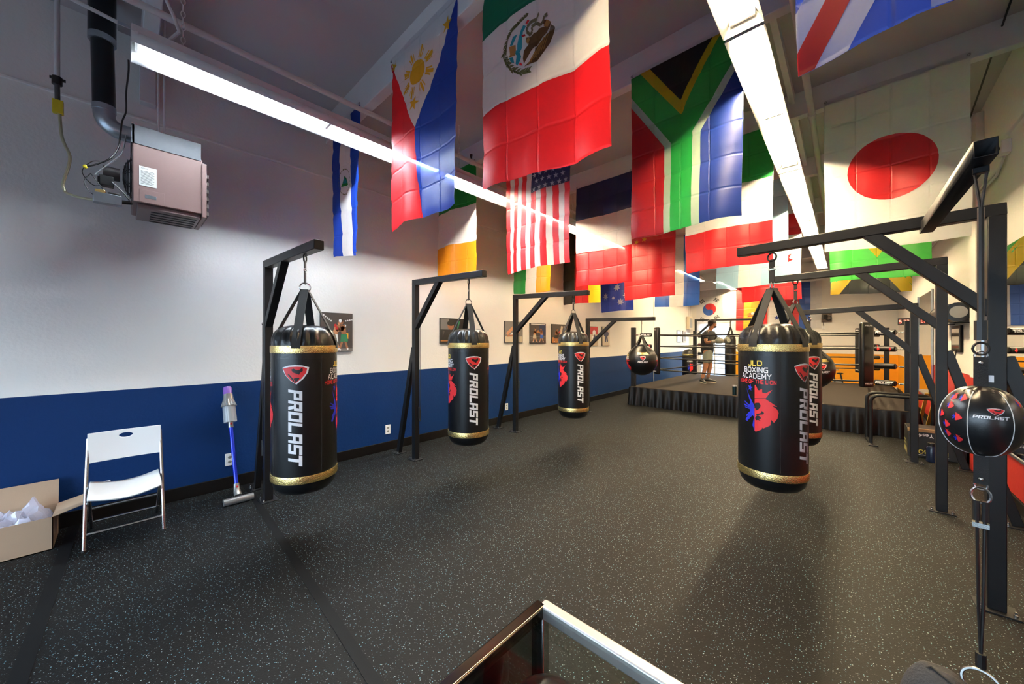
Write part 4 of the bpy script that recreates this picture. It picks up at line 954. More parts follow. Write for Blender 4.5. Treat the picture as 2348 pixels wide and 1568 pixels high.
p = thing('electric_conduit', 'thin white conduit pair sloping down the right wall from the small white detector box', 'pipe', (XR-.03, 5.45, 3.12), 0, 'overhead pipes')
MB().tube([(0,0,0),(0,.12,-.06),(0,8.5,-.06)], .012, 8).tube([(0,.04,-.0),(0,.2,-.1),(0,8.5,-.1)], .010, 8).build('conduit_tube', M_pipe, p)
p = thing('detector_box', 'small white detector box with a black sensor high on the right wall', 'detector', (XR-.03, 5.42, 3.19))
MB().box(-.03,.03,-.05,.05,-.06,.06).build('case', M_wplast, p, bevel=.006); MB().ell((-.032,0,.0),(.006,.022,.014),12,8).build('sensor', M_pblack, p)
p = thing('tie_rod', 'thin dark diagonal tie rod passing the beams at the top right', 'rod', (.92, 5.0, 3.9))
MB().tube([(0,-1.2,.35),(0,.55,-.12),(0,1.5,-.36)], .007, 6).build('rod', M_bplast, p)
# back wall electrics
p = thing('breaker_box', 'beige electrical box with conduits near the back left corner', 'electrical box', (XL+.06, 14.7, 2.1))
MB().box(-.05,.06,-.2,.2,-.24,.24).build('case', mat('beige_enamel', (.62,.56,.42), .5), p, bevel=.006)
MB().tube([(.0,.1,.24),(0,.1,1.3)], .022, 8).tube([(0,-.05,.24),(0,-.05,1.3)], .016, 8).build('conduit_tube', M_pipe, p)
MB().box(.058,.064,-.14,.14,-.18,.18).build('cover', M_grey, p, bevel=.003)

# ================================================================== folding chair
M_chair = mat('white_chair_plastic', (.78,.78,.77), .4); M_chrome = mat('chair_steel', (.6,.6,.6), .22, 1.0)
c = thing('folding_chair', 'white folding chair with a handle slot, standing against the blue wall', 'chair', (-3.83, .02, 0))
for y in (-.198, .198):
    yt = y*.93
    MB().tube([(0,y,.0),(-.075,y*.97,.40),(-.152,yt,.745)], .0115, 10).build('front_leg', M_chrome, c)
    MB().tube([(.09,y*.88,.385),(-.02,y*.88,.33),(-.44,y*.9,.0)], .010, 10).build('rear_leg', M_chrome, c)
    MB().tube([(0,y,.0),(0,y,.012)], .014, 8).build('foot_cap', M_bplast, c)
MB().tube([(-.02,-.196,.105),(-.02,.196,.105)], .009, 8).build('stretcher', M_chrome, c)
MB().tube([(-.33,-.178,.085),(-.33,.178,.085)], .008, 8).build('stretcher', M_chrome, c)
MB().tube([(-.16,-.176,.235),(-.16,.176,.235)], .007, 8).build('stretcher', M_chrome, c)
# seat: dished sheet
def sheet(fn, nu, nv, th, name, m, par, hole=None):
    vs = []; fs = []
    for i in range(nu+1):
        for j in range(nv+1): vs.append(fn(i/nu, j/nv))
    for i in range(nu):
        for j in range(nv):
            if hole and hole((i+.5)/nu, (j+.5)/nv): continue
            fs.append((i*(nv+1)+j, i*(nv+1)+j+1, (i+1)*(nv+1)+j+1, (i+1)*(nv+1)+j))
    return MB().add(vs, fs).build(name, m, par, solid=th, bevel=.003, angle=60)
sheet(lambda u, v: (.15-.34*u, (-.178+.356*v), .41-.034*math.sin(PI*v)+.012*u-(.02*max(0,.12-u)/.12)), 12, 14, .012, 'seat', M_chair, c)
# backrest with an oval hand slot (built as an outline with a hole)
bm_ = MB(); vs = []; fs = []; nn = 48; out = []; inn = []
def bp(u, v, off=0): # u across -1..1, v height 0..1
    z = .575+.205*v; x = -.115-.037*v-.018*(1-u*u)*1.0; return (x+off, u*.188, z)
outl = []
for i in range(nn):
    a = 2*PI*i/nn; cx_, sy_ = math.cos(a), math.sin(a)
    k_ = 1/max(abs(cx_), abs(sy_)); outl.append((cx_*k_, .5+.5*sy_*k_)); inn.append((.19*cx_, .80+.085*sy_))
for off in (-.009, .009):
    for u, v in outl: vs.append(bp(u, v, off))
    for u, v in [((o[0]+q[0]*2)/3*.9, (o[1]+q[1]*2)/3) for o, q in zip(outl, inn)]: vs.append(bp(u, v, off))
    for u, v in inn: vs.append(bp(u, v, off))
for i in range(nn):
    j = (i+1) % nn
    for L_ in (0, 1):
        fs.append((L_*nn+i, L_*nn+j, (L_+1)*nn+j, (L_+1)*nn+i)); fs.append((3*nn+L_*nn+i, 3*nn+(L_+1)*nn+i, 3*nn+(L_+1)*nn+j, 3*nn+L_*nn+j))
    fs.append((i, 3*nn+i, 3*nn+j, j)); fs.append((2*nn+i, 2*nn+j, 5*nn+j, 5*nn+i))
bm_.add(vs, fs).build('backrest', M_chair, c, bevel=.003, angle=50)

# ================================================================== open cardboard box
M_card = mat('cardboard', (.40,.27,.175), .8, vary=.06, vscale=6, bump=.1, bscale=50)
c = thing('cardboard_box', 'open cardboard box filled with clear plastic wrap at the bottom left', 'box', (-4.2, -.70, 0))
x0, x1, y0, y1, hz = -.155, .16, -.37, .375, .225
MB().box(x1-.005,x1,y0,y1,0,hz).build('side_panel', M_card, c); MB().box(x0,x0+.005,y0,y1,0,hz).build('side_panel', M_card, c)
MB().box(x0,x1,y1-.005,y1,0,hz).build('end_panel', M_card, c); MB().box(x0,x1,y0,y0+.005,0,hz).build('end_panel', M_card, c)
MB().box(x0,x1,y0,y1,0,.006).build('bottom', M_card, c)
MB().bar((x0,(y0+y1)/2,hz),(x0-.03,(y0+y1)/2,hz+.175),y1-y0,.005,up=(1,0,0)).build('flap', M_card, c)
MB().add([(x0,y1,hz),(x1-.01,y1,hz),(x1-.03,y1+.2,hz+.055),(x0+.02,y1+.2,hz+.055),(x0,y1,hz-.004),(x1-.01,y1,hz-.004),(x1-.03,y1+.2,hz+.051),(x0+.02,y1+.2,hz+.051)],
     [(0,1,2,3),(7,6,5,4),(0,4,5,1),(1,5,6,2),(2,6,7,3),(3,7,4,0)]).build('flap', M_card, c)
M_film = bpy.data.materials.new('clear_plastic_film'); M_film.use_nodes = True
nt = M_film.node_tree; b_ = nt.nodes['Principled BSDF']; b_.inputs['Base Color'].default_value = (.7,.68,.8,1); b_.inputs['Roughness'].default_value = .12; b_.inputs['Alpha'].default_value = .55; b_.inputs['Specular IOR Level'].default_value = 1.0
f_ = thing('plastic_wrap', 'crumpled clear plastic wrap sticking out of the cardboard box', 'plastic wrap', (-4.2, -.70, .12))
vs = []; fs = []; nu, nv = 34, 26
rg = random.Random(3)
def hsh(a, b): return math.sin(a*12.9+b*4.1)*math.cos(a*5.3-b*9.7)
for i in range(nu+1):
    for j in range(nv+1):
        u, v = i/nu, j/nv; y = y0+.02+(y1-y0-.04)*u; x = x0+.015+(x1-x0-.03)*v
        e = min(u, 1-u, v, 1-v)*6; e = min(1, e)
        z = .02+.085*e+.045*e*hsh(u*2.2, v*1.6)+.022*hsh(u*6+1, v*4)+.012*rg.uniform(-1, 1)
        if u > .8 and v < .55: z += .09*math.sin(PI*(u-.8)/.2)*math.sin(PI*v/.55)
        vs.append((x+.006*rg.uniform(-1,1), y+.006*rg.uniform(-1,1), z))
for i in range(nu):
    for j in range(nv): fs.append((i*(nv+1)+j, i*(nv+1)+j+1, (i+1)*(nv+1)+j+1, (i+1)*(nv+1)+j))
MB().add(vs, fs).build('film', M_film, f_, angle=25)

# ================================================================== stick vacuum
M_vblue = mat('vacuum_blue', (.02,.045,.62), .25, .3); M_vpurp = mat('vacuum_purple', (.22,.10,.42), .25); M_vgrey = mat('vacuum_grey', (.30,.29,.28), .28, .6); M_vred = mat('vacuum_red', (.6,.015,.02), .35)
M_bin = bpy.data.materials.new('clear_bin'); M_bin.use_nodes = True
b_ = M_bin.node_tree.nodes['Principled BSDF']; b_.inputs['Base Color'].default_value = (.6,.62,.64,1); b_.inputs['Alpha'].default_value = .5; b_.inputs['Roughness'].default_value = .1
v = thing('stick_vacuum', 'cordless stick vacuum with a blue tube leaning on the blue wall', 'vacuum cleaner', (-4.02, .71, 0))
MB().tube([(.045,-.11,.032),(.05,.105,.032)], .03, 16).build('cleaner_head', M_vgrey, v)
MB().box(-.06,.055,-.105,.10,.008,.03).build('head_sole', M_bplast, v, bevel=.006); MB().box(.058,.075,-.01,.02,.03,.045).build('head_button', M_vred, v, bevel=.002)
A0 = Vector((-.03,.0,.05)); A1 = Vector((-.355,-.022,1.0)); ax = (A1-A0).normalized()
P_ = lambda t: A0+(A1-A0)*t
MB().tube([P_(-.0)+Vector((.03,0,0)), P_(.04), P_(.1)], [.03,.026,.021], 14).build('swivel_neck', M_vgrey, v); MB().ell(P_(.075)+Vector((.02,0,-.0)), (.008,.008,.012), 10, 6).build('release_button', M_vred, v)
MB().tube([P_(.1), P_(.62)], .0155, 14).build('tube', M_vblue, v)
MB().tube([P_(.61), P_(.67)], .02, 14).build('coupling', M_vgrey, v); MB().ell(P_(.65)+Vector((.02,0,0)), (.008,.008,.012), 10, 6).build('release_button', M_vred, v)
MB().tube([P_(.66), P_(.84)], [.052,.05], 18).build('dust_bin', M_bin, v); MB().tube([P_(.67), P_(.85)], .026, 14).build('cyclone_core', M_vgrey, v)
cy_ = MB()
q_ = ax.to_track_quat('Z', 'Y')
for i in range(10): a = 2*PI*i/10; cy_.tube([P_(.83)+q_ @ Vector((.05*math.cos(a),.05*math.sin(a),-.02)), P_(.89)+q_ @ Vector((.03*math.cos(a),.03*math.sin(a),0))], [.014,.008], 8)
cy_.tube([P_(.84), P_(.93)], [.045,.036], 18).build('cyclones', M_vgrey, v)
MB().tube([P_(.92), P_(.985), P_(1.0)], [.036,.035,.028], 18).build('filter_cap', M_vpurp, v)
MB().tube([P_(.93)+Vector((-.03,0,0)), P_(.9)+Vector((-.07,0,-.02)), P_(.8)+Vector((-.04,0,0))], .013, 8).build('handle', M_vgrey, v)

# ================================================================== outlets, jump ropes, wall photos
for y, z, lab in ((2.388,.272,'white wall outlet between the first two bag stands'),(.719,.28,'white wall outlet behind the stick vacuum tube'),(4.66,.265,'white wall outlet beside the third bag stand brace'),(-.10,.24,'white wall outlet behind the folding chair')):
    o = thing('wall_outlet', lab, 'outlet', (XL, y, z), 0, 'wall outlets')
    MB().box(0,.008,-.036,.036,-.06,.06).build('cover_plate', M_wplast, o, bevel=.003)
    for dz in (.022,-.022): MB().ell((.008,0,dz),(.003,.016,.014),14,6).box(.0105,.0115,-.007,-.004,dz-.005,dz+.005).build('socket', mat('outlet_socket_grey', (.25,.24,.2), .5), o)  # socket faces and slots in one plain grey, darker than the plate
def jump_rope(lab, x, y, z0, z1):
    t = thing('jump_rope', lab, 'jump rope', (x, y, z0), 0, 'jump ropes on the bag stands')
    for dx in (.0, .012):
        MB().tube([(0,dx,.12-dx*3),(0,dx,z1-z0)], .003, 6).build('rope', M_bplast, t)
        MB().tube([(0,dx,-dx*3),(0,dx,.14-dx*3)], .0095, 10).build('handle', M_bplast, t)
    MB().torus((0,.006,z1-z0),.012,.003,(1,0,0),10,5).build('hook', M_steel, t)
jump_rope('jump rope with black handles hanging on the stand by the vacuum', LX-.052, .87, .40, 1.6)
jump_rope('jump rope with black handles hanging on the second left bag stand', LX+.048, 2.45, .50, 1.65)
jump_rope('jump rope with black handles hanging on the third left bag stand', LX+.048, 4.26, .70, 1.65)

SK = (.55,.26,.13); PC = {'k':(.015,.014,.013),'s':SK,'s2':(.32,.13,.06),'w':(.8,.8,.8),'n':(.02,.03,.08),'r':(.5,.03,.03),'g':(.03,.18,.08),'y':(.8,.35,.03),'c':(.55,.48,.36),'d':(.06,.05,.045),'b':(.03,.1,.4),'gr':(.18,.17,.16),'h':(.02,.012,.01),'o':(.42,.18,.05)}
def boxer(x, y, s, fl, skin, short, glove, lean=.0):
    T = lambda ps: [(x+fl*(px+lean*max(0, py-.5))*s, y+py*s) for px, py in ps]
    limb = lambda a, b, w: T(line(a, b, w))
    return [(skin, [T(line((0,.5),(.02,.82),.2)), T(disc(.06,.92,.075,14,.09)), limb((.0,.78),(.16,.66),.07), limb((.16,.66),(.28,.78),.06), limb((-.05,.76),(.10,.62),.07), limb((.10,.62),(.24,.70),.06), limb((-.04,.3),(-.14,.04),.085), limb((.06,.3),(.18,.04),.085)]),
            (glove, [T(disc(.31,.80,.055,10)), T(disc(.27,.71,.055,10))]), (short, [T([(-.12,.52),(.12,.52),(.15,.26),(.02,.25),(0,.32),(-.03,.25),(-.17,.27)])]),
            ('h', [T([(-.0,.97),(.03,1.02),(.1,1.01),(.12,.96),(.05,.95),(.02,.9)])]), ('w', [T(line((-.13,.05),(-.17,.0),.06)), T(line((.17,.05),(.25,.0),.06))])]
def photo(lab, y0_, y1_, z0, z1, layers, bg='k'):
    w_, h_ = y1_-y0_, z1-z0
    t = thing('wall_photo', lab, 'wall photo', (XL, (y0_+y1_)/2, (z0+z1)/2), 0, 'boxing photos on the left wall')
    MB().box(0,.022,-w_/2,w_/2,-h_/2,h_/2).build('canvas', mat('canvas_edge', (.03,.028,.027), .5), t, bevel=.003)
    mb = MB(); keys = []
    A_ = w_/h_
    f = lambda lev: (lambda x, y: (.0224+.0004*lev, (x-.5)*w_, (y-.5)*h_))
    for i, (k, ps) in enumerate([(bg, [rect(.01,.01,.99,.99)])]+layers):
        if k not in keys: keys.append(k)
        ps = [clip(clip(clip(clip(p, 0, .01, 1), 0, .99, -1), 1, .01, 1), 1, .99, -1) for p in ps]
        for p in ps:
            if len(p) > 2: mb.add([f(i*.15)(*q) for q in p], [tuple(range(len(p)))], keys.index(k))
    mb.build('print', [mat('photo_'+k, PC[k], .35) for k in keys], t)
lights_ = [('w', [disc(.10+.055*i, .93-.035*i, .022, 10) for i in range(5)]+[disc(.78+.065*i, .80+.012*i, .02, 10) for i in range(4)])]
photo('wall photo of two boxers clinching under a row of lights', 1.545, 1.915, 1.315, 1.775, lights_+[('gr',[rect(.3,.0,1,.08)]),('d',[rect(.62,.35,1,.42)]),('y',[rect(.76,.33,.86,.48)]),('b',[disc(.88,.56,.015,8)])]+
      boxer(.42,.04,.78,1,'s','w','w',.35)+boxer(.72,.05,.78,-1,'s2','g','r',.1)+[('w',[disc(.60,.80,.045,12)])], 'd')
photo('wall photo of a man in the dark half hidden by the second bag', 3.21, 3.68, 1.40, 1.785, [('gr',[rect(.02,.55,.35,.98)]),('d',[rect(.1,.1,.9,.5)]),('s2',[disc(.42,.70,.13,16,.16)]),('k',[disc(.42,.80,.15,14,.1), [(.05,.1),(.2,.55),(.65,.55),(.85,.1)]]),('o',[line((.55,.3),(.8,.42),.09), rect(.02,.08,.5,.14)]),('g',[line((.7,.6),(.78,.9),.05)])])
photo('wall photo of a boxer leaning over the ropes beside the third stand', 4.60, 5.08, 1.405, 1.79, [('c',[rect(.02,.02,.98,.3)]),('s',[line((.1,.4),(.45,.72),.14), line((.45,.72),(.8,.45),.14), disc(.55,.78,.1,14)]),('w',[line((.3,.35),(.62,.5),.12), disc(.6,.62,.16,16)]),('o',[disc(.6,.62,.11,14)]),('s2',[line((.1,.32),(.7,.36),.08)])], 'gr')
photo('wall photo of two boxers sparring in gold light', 5.29, 5.785, 1.392, 1.78, [('w',[rect(.06,.93,.94,.97)]),('n',[rect(.55,.4,.98,.92)]),('gr',[rect(.02,.30,.98,.33), rect(.02,.2,.98,.22)]),('d',[rect(.02,.02,.98,.14)])]+boxer(.28,.05,.72,1,'s','c','o')+boxer(.72,.05,.72,-1,'s','b','o'), 'd')
photo('wall photo of boxers in gold light half hidden by the third bag', 5.98, 6.59, 1.392, 1.785, [('o',[rect(.02,.02,.98,.3)]),('c',[line((.5,.4),(.6,.9),.12), line((.8,.4),(.75,.9),.1)])]+boxer(.25,.06,.7,1,'s2','k','r'), 'd')
photo('wall photo with a red top behind the fourth stand', 7.49, 7.86, 1.315, 1.78, [('r',[rect(.02,.6,.98,.98)]),('w',[disc(.5,.68,.2,14,.14), rect(.2,.2,.5,.5)]),('n',[line((.3,.1),(.6,.55),.2)])], 'c')
photo('wall photo of a figure in blue on pale ground, beside the fourth stand', 8.07, 8.45, 1.315, 1.79, [('n',[disc(.5,.62,.36,16,.16), line((.4,.2),(.5,.5),.18), line((.7,.2),(.6,.5),.14)]),('s',[disc(.5,.8,.12,12,.07)])], 'c')
photo('framed pale wall photo far along the left wall', 13.45, 13.85, 1.37, 1.81, [('w',[rect(.15,.1,.85,.9)])], 'gr')
photo('framed grey wall photo farthest along the left wall', 14.1, 14.42, 1.37, 1.81, [('gr',[rect(.15,.1,.85,.9)])], 'c')

# ================================================================== glass display case in the foreground
case = thing('display_case', 'glass display case with a polished metal rim at the bottom edge', 'display case', (-.385, .492, 0))
# local: x from 0 to 1.25 (right), y from 0 (far) to -.42 (towards the photographer)
CW, CD, CH = 1.25, .50, 1.0
M_rail = mat('satin_aluminium', (.88,.87,.85), .38, .55)
rl = [((0,0),(CW,0)), ((0,-CD),(0,0)), ((CW,-CD),(CW,0)), ((0,-CD),(CW,-CD))]
for (a, b), m_ in zip(rl, (M_rail, mat('dark_bronze_rail', (.16,.13,.10), .15, 1.0), M_rail, M_rail)):
    MB().bar((a[0], a[1], CH-.011), (b[0], b[1], CH-.011), .02, .022).build('top_rail', m_, case, bevel=.003)
for x in (.0, CW):
    for y in (0., -CD):
        MB().box(x-.009,x+.009,y-.009,y+.009,0,CH-.02).build('corner_post', M_alu, case, bevel=.002)
M_cg = glass_mat('case_glass', (.96,.985,.975), .04)
MB().box(.01,CW-.01,-CD+.01,-.01,CH-.008,CH-.002).build('glass_top', M_cg, case)
MB().box(.01,CW-.01,-.003,.003,.06,CH-.022).build('glass_panel', M_cg, case); MB().box(-.003,.003,-CD+.01,-.01,.06,CH-.022).build('glass_panel', M_cg, case)
MB().box(CW-.003,CW+.003,-CD+.01,-.01,.06,CH-.022).build('glass_panel', M_cg, case)
MB().box(-.009,-.004,-CD+.01,-.01,.06,CH-.022).build('mirrored_back', mat('dark_mirror', (.42,.42,.41), .03, 1.0), case)
MB().box(.0,CW,-CD,0,.0,.06).build('plinth', M_black, case, bevel=.004); MB().box(.012,CW-.012,-CD+.01,-.012,.64,.648).build('glass_shelf', M_cg, case)
def glove(lab, loc, rot, s=1.0):
    t = thing('boxing_glove', lab, 'boxing glove', loc, 0, 'gloves in the display case'); t.rotation_euler = rot
    MB().tube([(0,0,0),(0,.0,.06),(0,.0,.10)], [.045*s,.05*s,.056*s], 20).build('cuff', M_leathw, t)
    b = MB(); N_ = 20; rows = [(.09,.055,.055,0),(.13,.066,.06,.0),(.18,.075,.066,.012),(.23,.078,.07,.03),(.27,.07,.064,.045),(.30,.05,.045,.05),(.315,.02,.02,.05)]
    vs = []; fs = []
    for z, rx, ry, dy in rows:
        for k in range(N_): a = 2*PI*k/N_; vs.append((rx*s*math.cos(a), (ry*math.sin(a)+dy)*s, z*s))
    for i in range(len(rows)-1):
        for k in range(N_): q = (k+1) % N_; fs.append((i*N_+k, i*N_+q, (i+1)*N_+q, (i+1)*N_+k))
    fs.append(tuple(range(N_-1,-1,-1))); fs.append(tuple((len(rows)-1)*N_+k for k in range(N_)))
    b.add(vs, fs).build('mitt', MATS['glossy_black_leather'], t, subsurf=1)
    MB().tube([(-.055*s,.03*s,.13*s),(-.078*s,.05*s,.17*s),(-.075*s,.065*s,.22*s),(-.05*s,.07*s,.25*s)], [.022*s,.027*s,.026*s,.018*s], 12).build('thumb', MATS['glossy_black_leather'], t, subsurf=1)
    MB().tube(smooth([(0.0,-.052*s,.09*s),(0,-.068*s,.16*s),(.0,-.055*s,.24*s),(0,.0,.305*s),(0,.07*s,.30*s),(0,.102*s,.25*s)], 4), .0032*s, 6).torus((0,.0,.105*s), .056*s, .004, (0,0,1), 20, 5).build('piping', M_strap, t)
    sh = MB(); f = lambda k: (lambda x, y: (x*s, (-.067*math.cos(x/.09)-k)*s+.008, (.20+y)*s))
    sh.wrap(xf([SH_W], .033, .033), f(.004), .01, .02, 0).wrap(xf([SH_R], .033, .033), f(.0048), .01, .02, 1)
    sh.build('shield_logo', [M_pwhite, M_pblack], t)
glove('black boxing glove standing in the case corner under the rim', (-.275,.395,.655), (R(4), R(-5), R(35)), .96)
glove('black boxing glove lying low in the case, farther from the corner', (-.02,.30,.71), (R(96), R(10), R(-25)), .95)
glove('black boxing glove with a pale shield, by the mirrored left pane', (-.29,.20,.655), (R(2), R(-4), R(-75)), .92)

# ================================================================== right wall: mirrors, framed picture, roll, bench
M_mir = mat('mirror_glass', (.86,.87,.86), .01, 1.0)
for k, (ya, yb, lab) in enumerate(((1.2, 6.2, 'long wall mirror on the right wall behind the near stands'), (9.3, 10.9, 'wall mirror near the far end of the right wall beside the ring'))):
    m_ = thing('wall_mirror', lab, 'mirror', (XR-.012, (ya+yb)/2, 1.4), 0, 'mirrors on the right wall')
    hw = (yb-ya)/2
    MB().box(-.006,.006,-hw,hw,-.94,.9).build('glass', M_mir, m_)
    MB().box(-.014,.008,-hw-.02,hw+.02,-.965,-.94).box(-.02,.008,-hw-.02,-hw,-.94,.92).box(-.02,.008,hw,hw+.02,-.94,.92).build('frame', M_galv, m_, bevel=.003)
m_ = thing('framed_mirror', 'narrow dark framed picture with a dangling cord on the right wall', 'picture frame', (XR-.015, 7.45, 1.47))
MB().box(-.012,.012,-.27,.27,-.17,.17).build('frame', M_base, m_, bevel=.004); MB().box(-.015,-.012,-.22,.22,-.13,.13).build('glass', mat('dim_mirror', (.6,.55,.5), .08, .9), m_)
MB().tube([(-.02,-.1,-.15),(-.03,-.1,-.25),(-.02,-.06,-.35),(-.03,-.08,-.5),(-.02,-.07,-.75)], .006, 6).build('cord', M_bplast, m_)
m_ = thing('padded_roll', 'black rolled pad strapped on a bracket high on the right wall', 'rolled mat', (XR-.125, 7.35, 1.78))
MB().tube([(0,-.75,0),(0,.75,0)], .11, 24).build('roll', M_leath, m_); MB().tube([(0,-.76,0),(0,-.75,0)], .07, 18).build('roll_end', M_grey, m_)
for y in (-.5,.3):
    MB().ribbon([(.113*math.cos(a), y, .113*math.sin(a)) for a in [2*PI*i/16 for i in range(17)]], [(0,1,0)]*17, .04, .004).build('strap', M_strap, m_)
    for z in (.118, -.118): MB().bar((0.0,y,z),(.12,y,z),.04,.01).build('bracket', M_black, m_, bevel=.003)
# timer clock
t = thing('timer_clock', 'black digital timer with red digits on a right wall arm', 'timer', (.91, 11.4, 1.85), R(-8))
MB().box(-.095,.095,-.02,.02,-.075,.075).build('case', M_bplast, t, bevel=.006)
M_led = emit_mat('red_led', (1,.03,.02), 2.2)
def seg7(ch, x0, z0, w_, h_):
    S7 = {'5':'afgcd','7':'abc','3':'abgcd','0':'abcdef','4':'fgbc'}[ch]; o = []
    sg = {'a':((0,1),(1,1)),'b':((1,1),(1,.5)),'c':((1,.5),(1,0)),'d':((0,0),(1,0)),'e':((0,0),(0,.5)),'f':((0,.5),(0,1)),'g':((0,.5),(1,.5))}
    for c_ in S7: (a, b) = sg[c_]; o.append(line((x0+a[0]*w_, z0+a[1]*h_), (x0+b[0]*w_, z0+b[1]*h_), .009))
    return o
mb = MB()
for ch_, x_ in (('5',-.07),('7',-.005),('3',.04)): mb.wrap(seg7(ch_, x_, -.03, .028, .06), lambda x, y: (x, -.0215, y), 5, 5)
mb.build('digits', M_led, t)
MB().bar((0,.02,0),(.17,.05,0),.02,.02).build('wall_arm', M_black, t)
# wall fan / speaker board on the back wall
t = thing('speaker_board', 'dark square board with a small speaker and dangling white plug on the back wall', 'speaker', (-.47, YB, 2.15))
MB().box(-.14,.14,-.03,0,-.14,.14).build('board', mat('dark_wood', (.06,.035,.02), .5), t, bevel=.004)
MB().cbox((-.03,-.09,.03),(.1,.12,.14),0,Matrix.Rotation(.5,3,'Z')).build('speaker_case', M_bplast, t, bevel=.01)
MB().torus((.06,-.06,0),.07,.02,(.3,1,0),18,8).build('speaker_cone', M_bplast, t)
MB().tube([(-.06,-.04,-.1),(-.06,-.04,-.2),(-.05,-.03,-.27)],.008,6).build('cord', M_bplast, t)
MB().box(-.09,-.02,-.05,-.0,-.36,-.26).build('plug', M_wplast, t, bevel=.005)
# exercise bike far behind the ring
t = thing('exercise_bike', 'small black exercise bike standing before the orange back wall', 'exercise bike', (-.2, 14.2, 0)); t.scale = (.62, .62, .62)
MB().bar((-.25,0,.03),(-.25,.0,.03),.0,.0) if False else None
MB().bar((-.1,-.2,.03),(-.1,.2,.03),.06,.05).bar((.35,-.2,.03),(.35,.2,.03),.06,.05).bar((-.1,0,.05),(.35,0,.05),.06,.05).build('base_frame', M_black, t, bevel=.005)
MB().bar((.25,0,.05),(.12,0,.75),.06,.06).build('seat_post', M_black, t, bevel=.005); MB().ell((.1,0,.78),(.13,.09,.04),16,8).build('saddle', M_leath, t)
MB().bar((-.05,0,.05),(-.12,0,.88),.06,.06).build('head_post', M_black, t, bevel=.005); MB().tube([(-.14,-.2,.92),(-.12,0,.88),(-.14,.2,.92)],.018,8).tube([(-.14,.2,.92),(.05,.2,.95)],.018,8).tube([(-.14,-.2,.92),(.05,-.2,.95)],.018,8).build('handlebar', M_bplast, t)
MB().tube([(-.0,-.03,.28),(-.0,.03,.28)],.2,24).build('flywheel', M_grey, t)
# dip bars
t = thing('dip_bars', 'pair of black tubular dip bars standing before the ring', 'dip bars', (.25, 7.1, 0))
for yy, xx in ((0, 0), (.34, -.03)):
    MB().tube([(xx,yy,.02),(xx,yy,.60)]+[(xx+.09*(1-math.cos(a)), yy, .60+.09*math.sin(a)) for a in [PI/2*i/6 for i in range(1,7)]]+[(xx+.55,yy,.69)]+[(xx+.55+.09*math.sin(a), yy, .60+.09*math.cos(a)) for a in [PI/2*i/6 for i in range(1,7)]]+[(xx+.64,yy,.02)], .021, 12).build('bar', M_black, t)
for xx in (0, .64):
    MB().tube([(xx,-.02,.02),(xx-.03,.36,.02)], .018, 10).build('cross_tube', M_black, t)
    MB().bar((xx-.03,-.10,.008),(xx+.07,-.10,.008),.05,.016).bar((xx,-.1,.012),(xx,.0,.012),.04,.02).build('foot', M_black, t, bevel=.004)
# plyometric box (upside down print)
t = thing('jump_box', 'black jump box with yellow and white upside down lettering beside the ring corner', 'box', (.80, 6.98, 0))
MB().box(-.235,.235,-.27,.08,.0,.355).build('box_body', mat('black_box_print', (.012,.012,.012), .45), t, bevel=.006)
MB().box(-.236,.236,-.272,-.25,.315,.356).build('wood_edge', mat('plywood', (.30,.19,.085), .6, vary=.15, vscale=20), t, bevel=.004)
fr = lambda x, y: (-x, -.2735, -y)
MB().wrap(fit_font('Yes4All', .19, .045, .115, -.275, .008), fr, 5, 5).build('brand_lettering', M_pwhite, t)
MB().wrap(fit_font('PLYO BOX', .285, .052, .05, -.075, .015), fr, 5, 5).build('title_lettering', M_pyel, t)
MB().wrap([rect(-.1,-.038,.15,-.032)], fr, 5, 5).build('rule_line', M_pwhite, t)
fs_ = lambda x, y: (-.2365, y, x)
MB().wrap([rect(.03,-.2,.09,.05), rect(.12,-.16,.14,.05), rect(.16,-.1,.18,.05)], fs_, 5, 5).build('side_print', mat('side_print_yellow', (.45,.42,.15), .5), t)
t = thing('water_bottle', 'dark blue bottle standing on the floor by the jump box', 'bottle', (.745, 6.55, 0))
MB().lathe([(.03,0),(.045,.005),(.048,.02),(.048,.17),(.04,.19),(.03,.195)], n=20).build('bottle_body', mat('navy_plastic', (.012,.02,.05), .25), t); MB().lathe([(.032,.195),(.034,.225),(.02,.23)], n=16).build('cap', M_bplast, t)
for i, x in enumerate((.90, .99)):
    o = MB().bar((x, 9.1, .02), (x+.03, 8.6, .62), .04, .02).build('slat', mat('yellow_slat', (.75,.6,.12), .5)); tag(o, ('left' if i == 0 else 'right')+' one of two yellow slats leaning by the right ring corner', 'slat', 'yellow slats by the ring')
# bright chest of drawers/rack reflected? skip
# ================================================================== the boxer in the ring
def skin(name, verts, edges, rad, m, parent, root=0, sub=2):
    me = bpy.data.meshes.new(name); me.from_pydata([Vector(v) for v in verts], edges, [])
    o = bpy.data.objects.new(name, me); COL.objects.link(o); me.materials.append(m); o.parent = parent
    md = o.modifiers.new('skin', 'SKIN'); md.use_smooth_shade = True
    for i, r_ in enumerate(rad):
        q = me.skin_vertices[0].data[i]; q.radius = r_ if isinstance(r_, tuple) else (r_, r_); q.use_root = (i == root)
    s_ = o.modifiers.new('sub', 'SUBSURF'); s_.levels = sub; s_.render_levels = sub
    return o
px, py = -2.57, 9.80
pr = thing('person', 'person in a dark tee and grey shorts sparring in the ring with grey gloves', 'person', (px, py, RZ), R(42.8))
M_skin = mat('skin', (.42,.19,.09), .5); M_tee = mat('dark_tee', (.02,.02,.02), .85, bump=.3, bscale=25); M_shorts = mat('grey_green_shorts', (.22,.25,.20), .85, bump=.3, bscale=25)
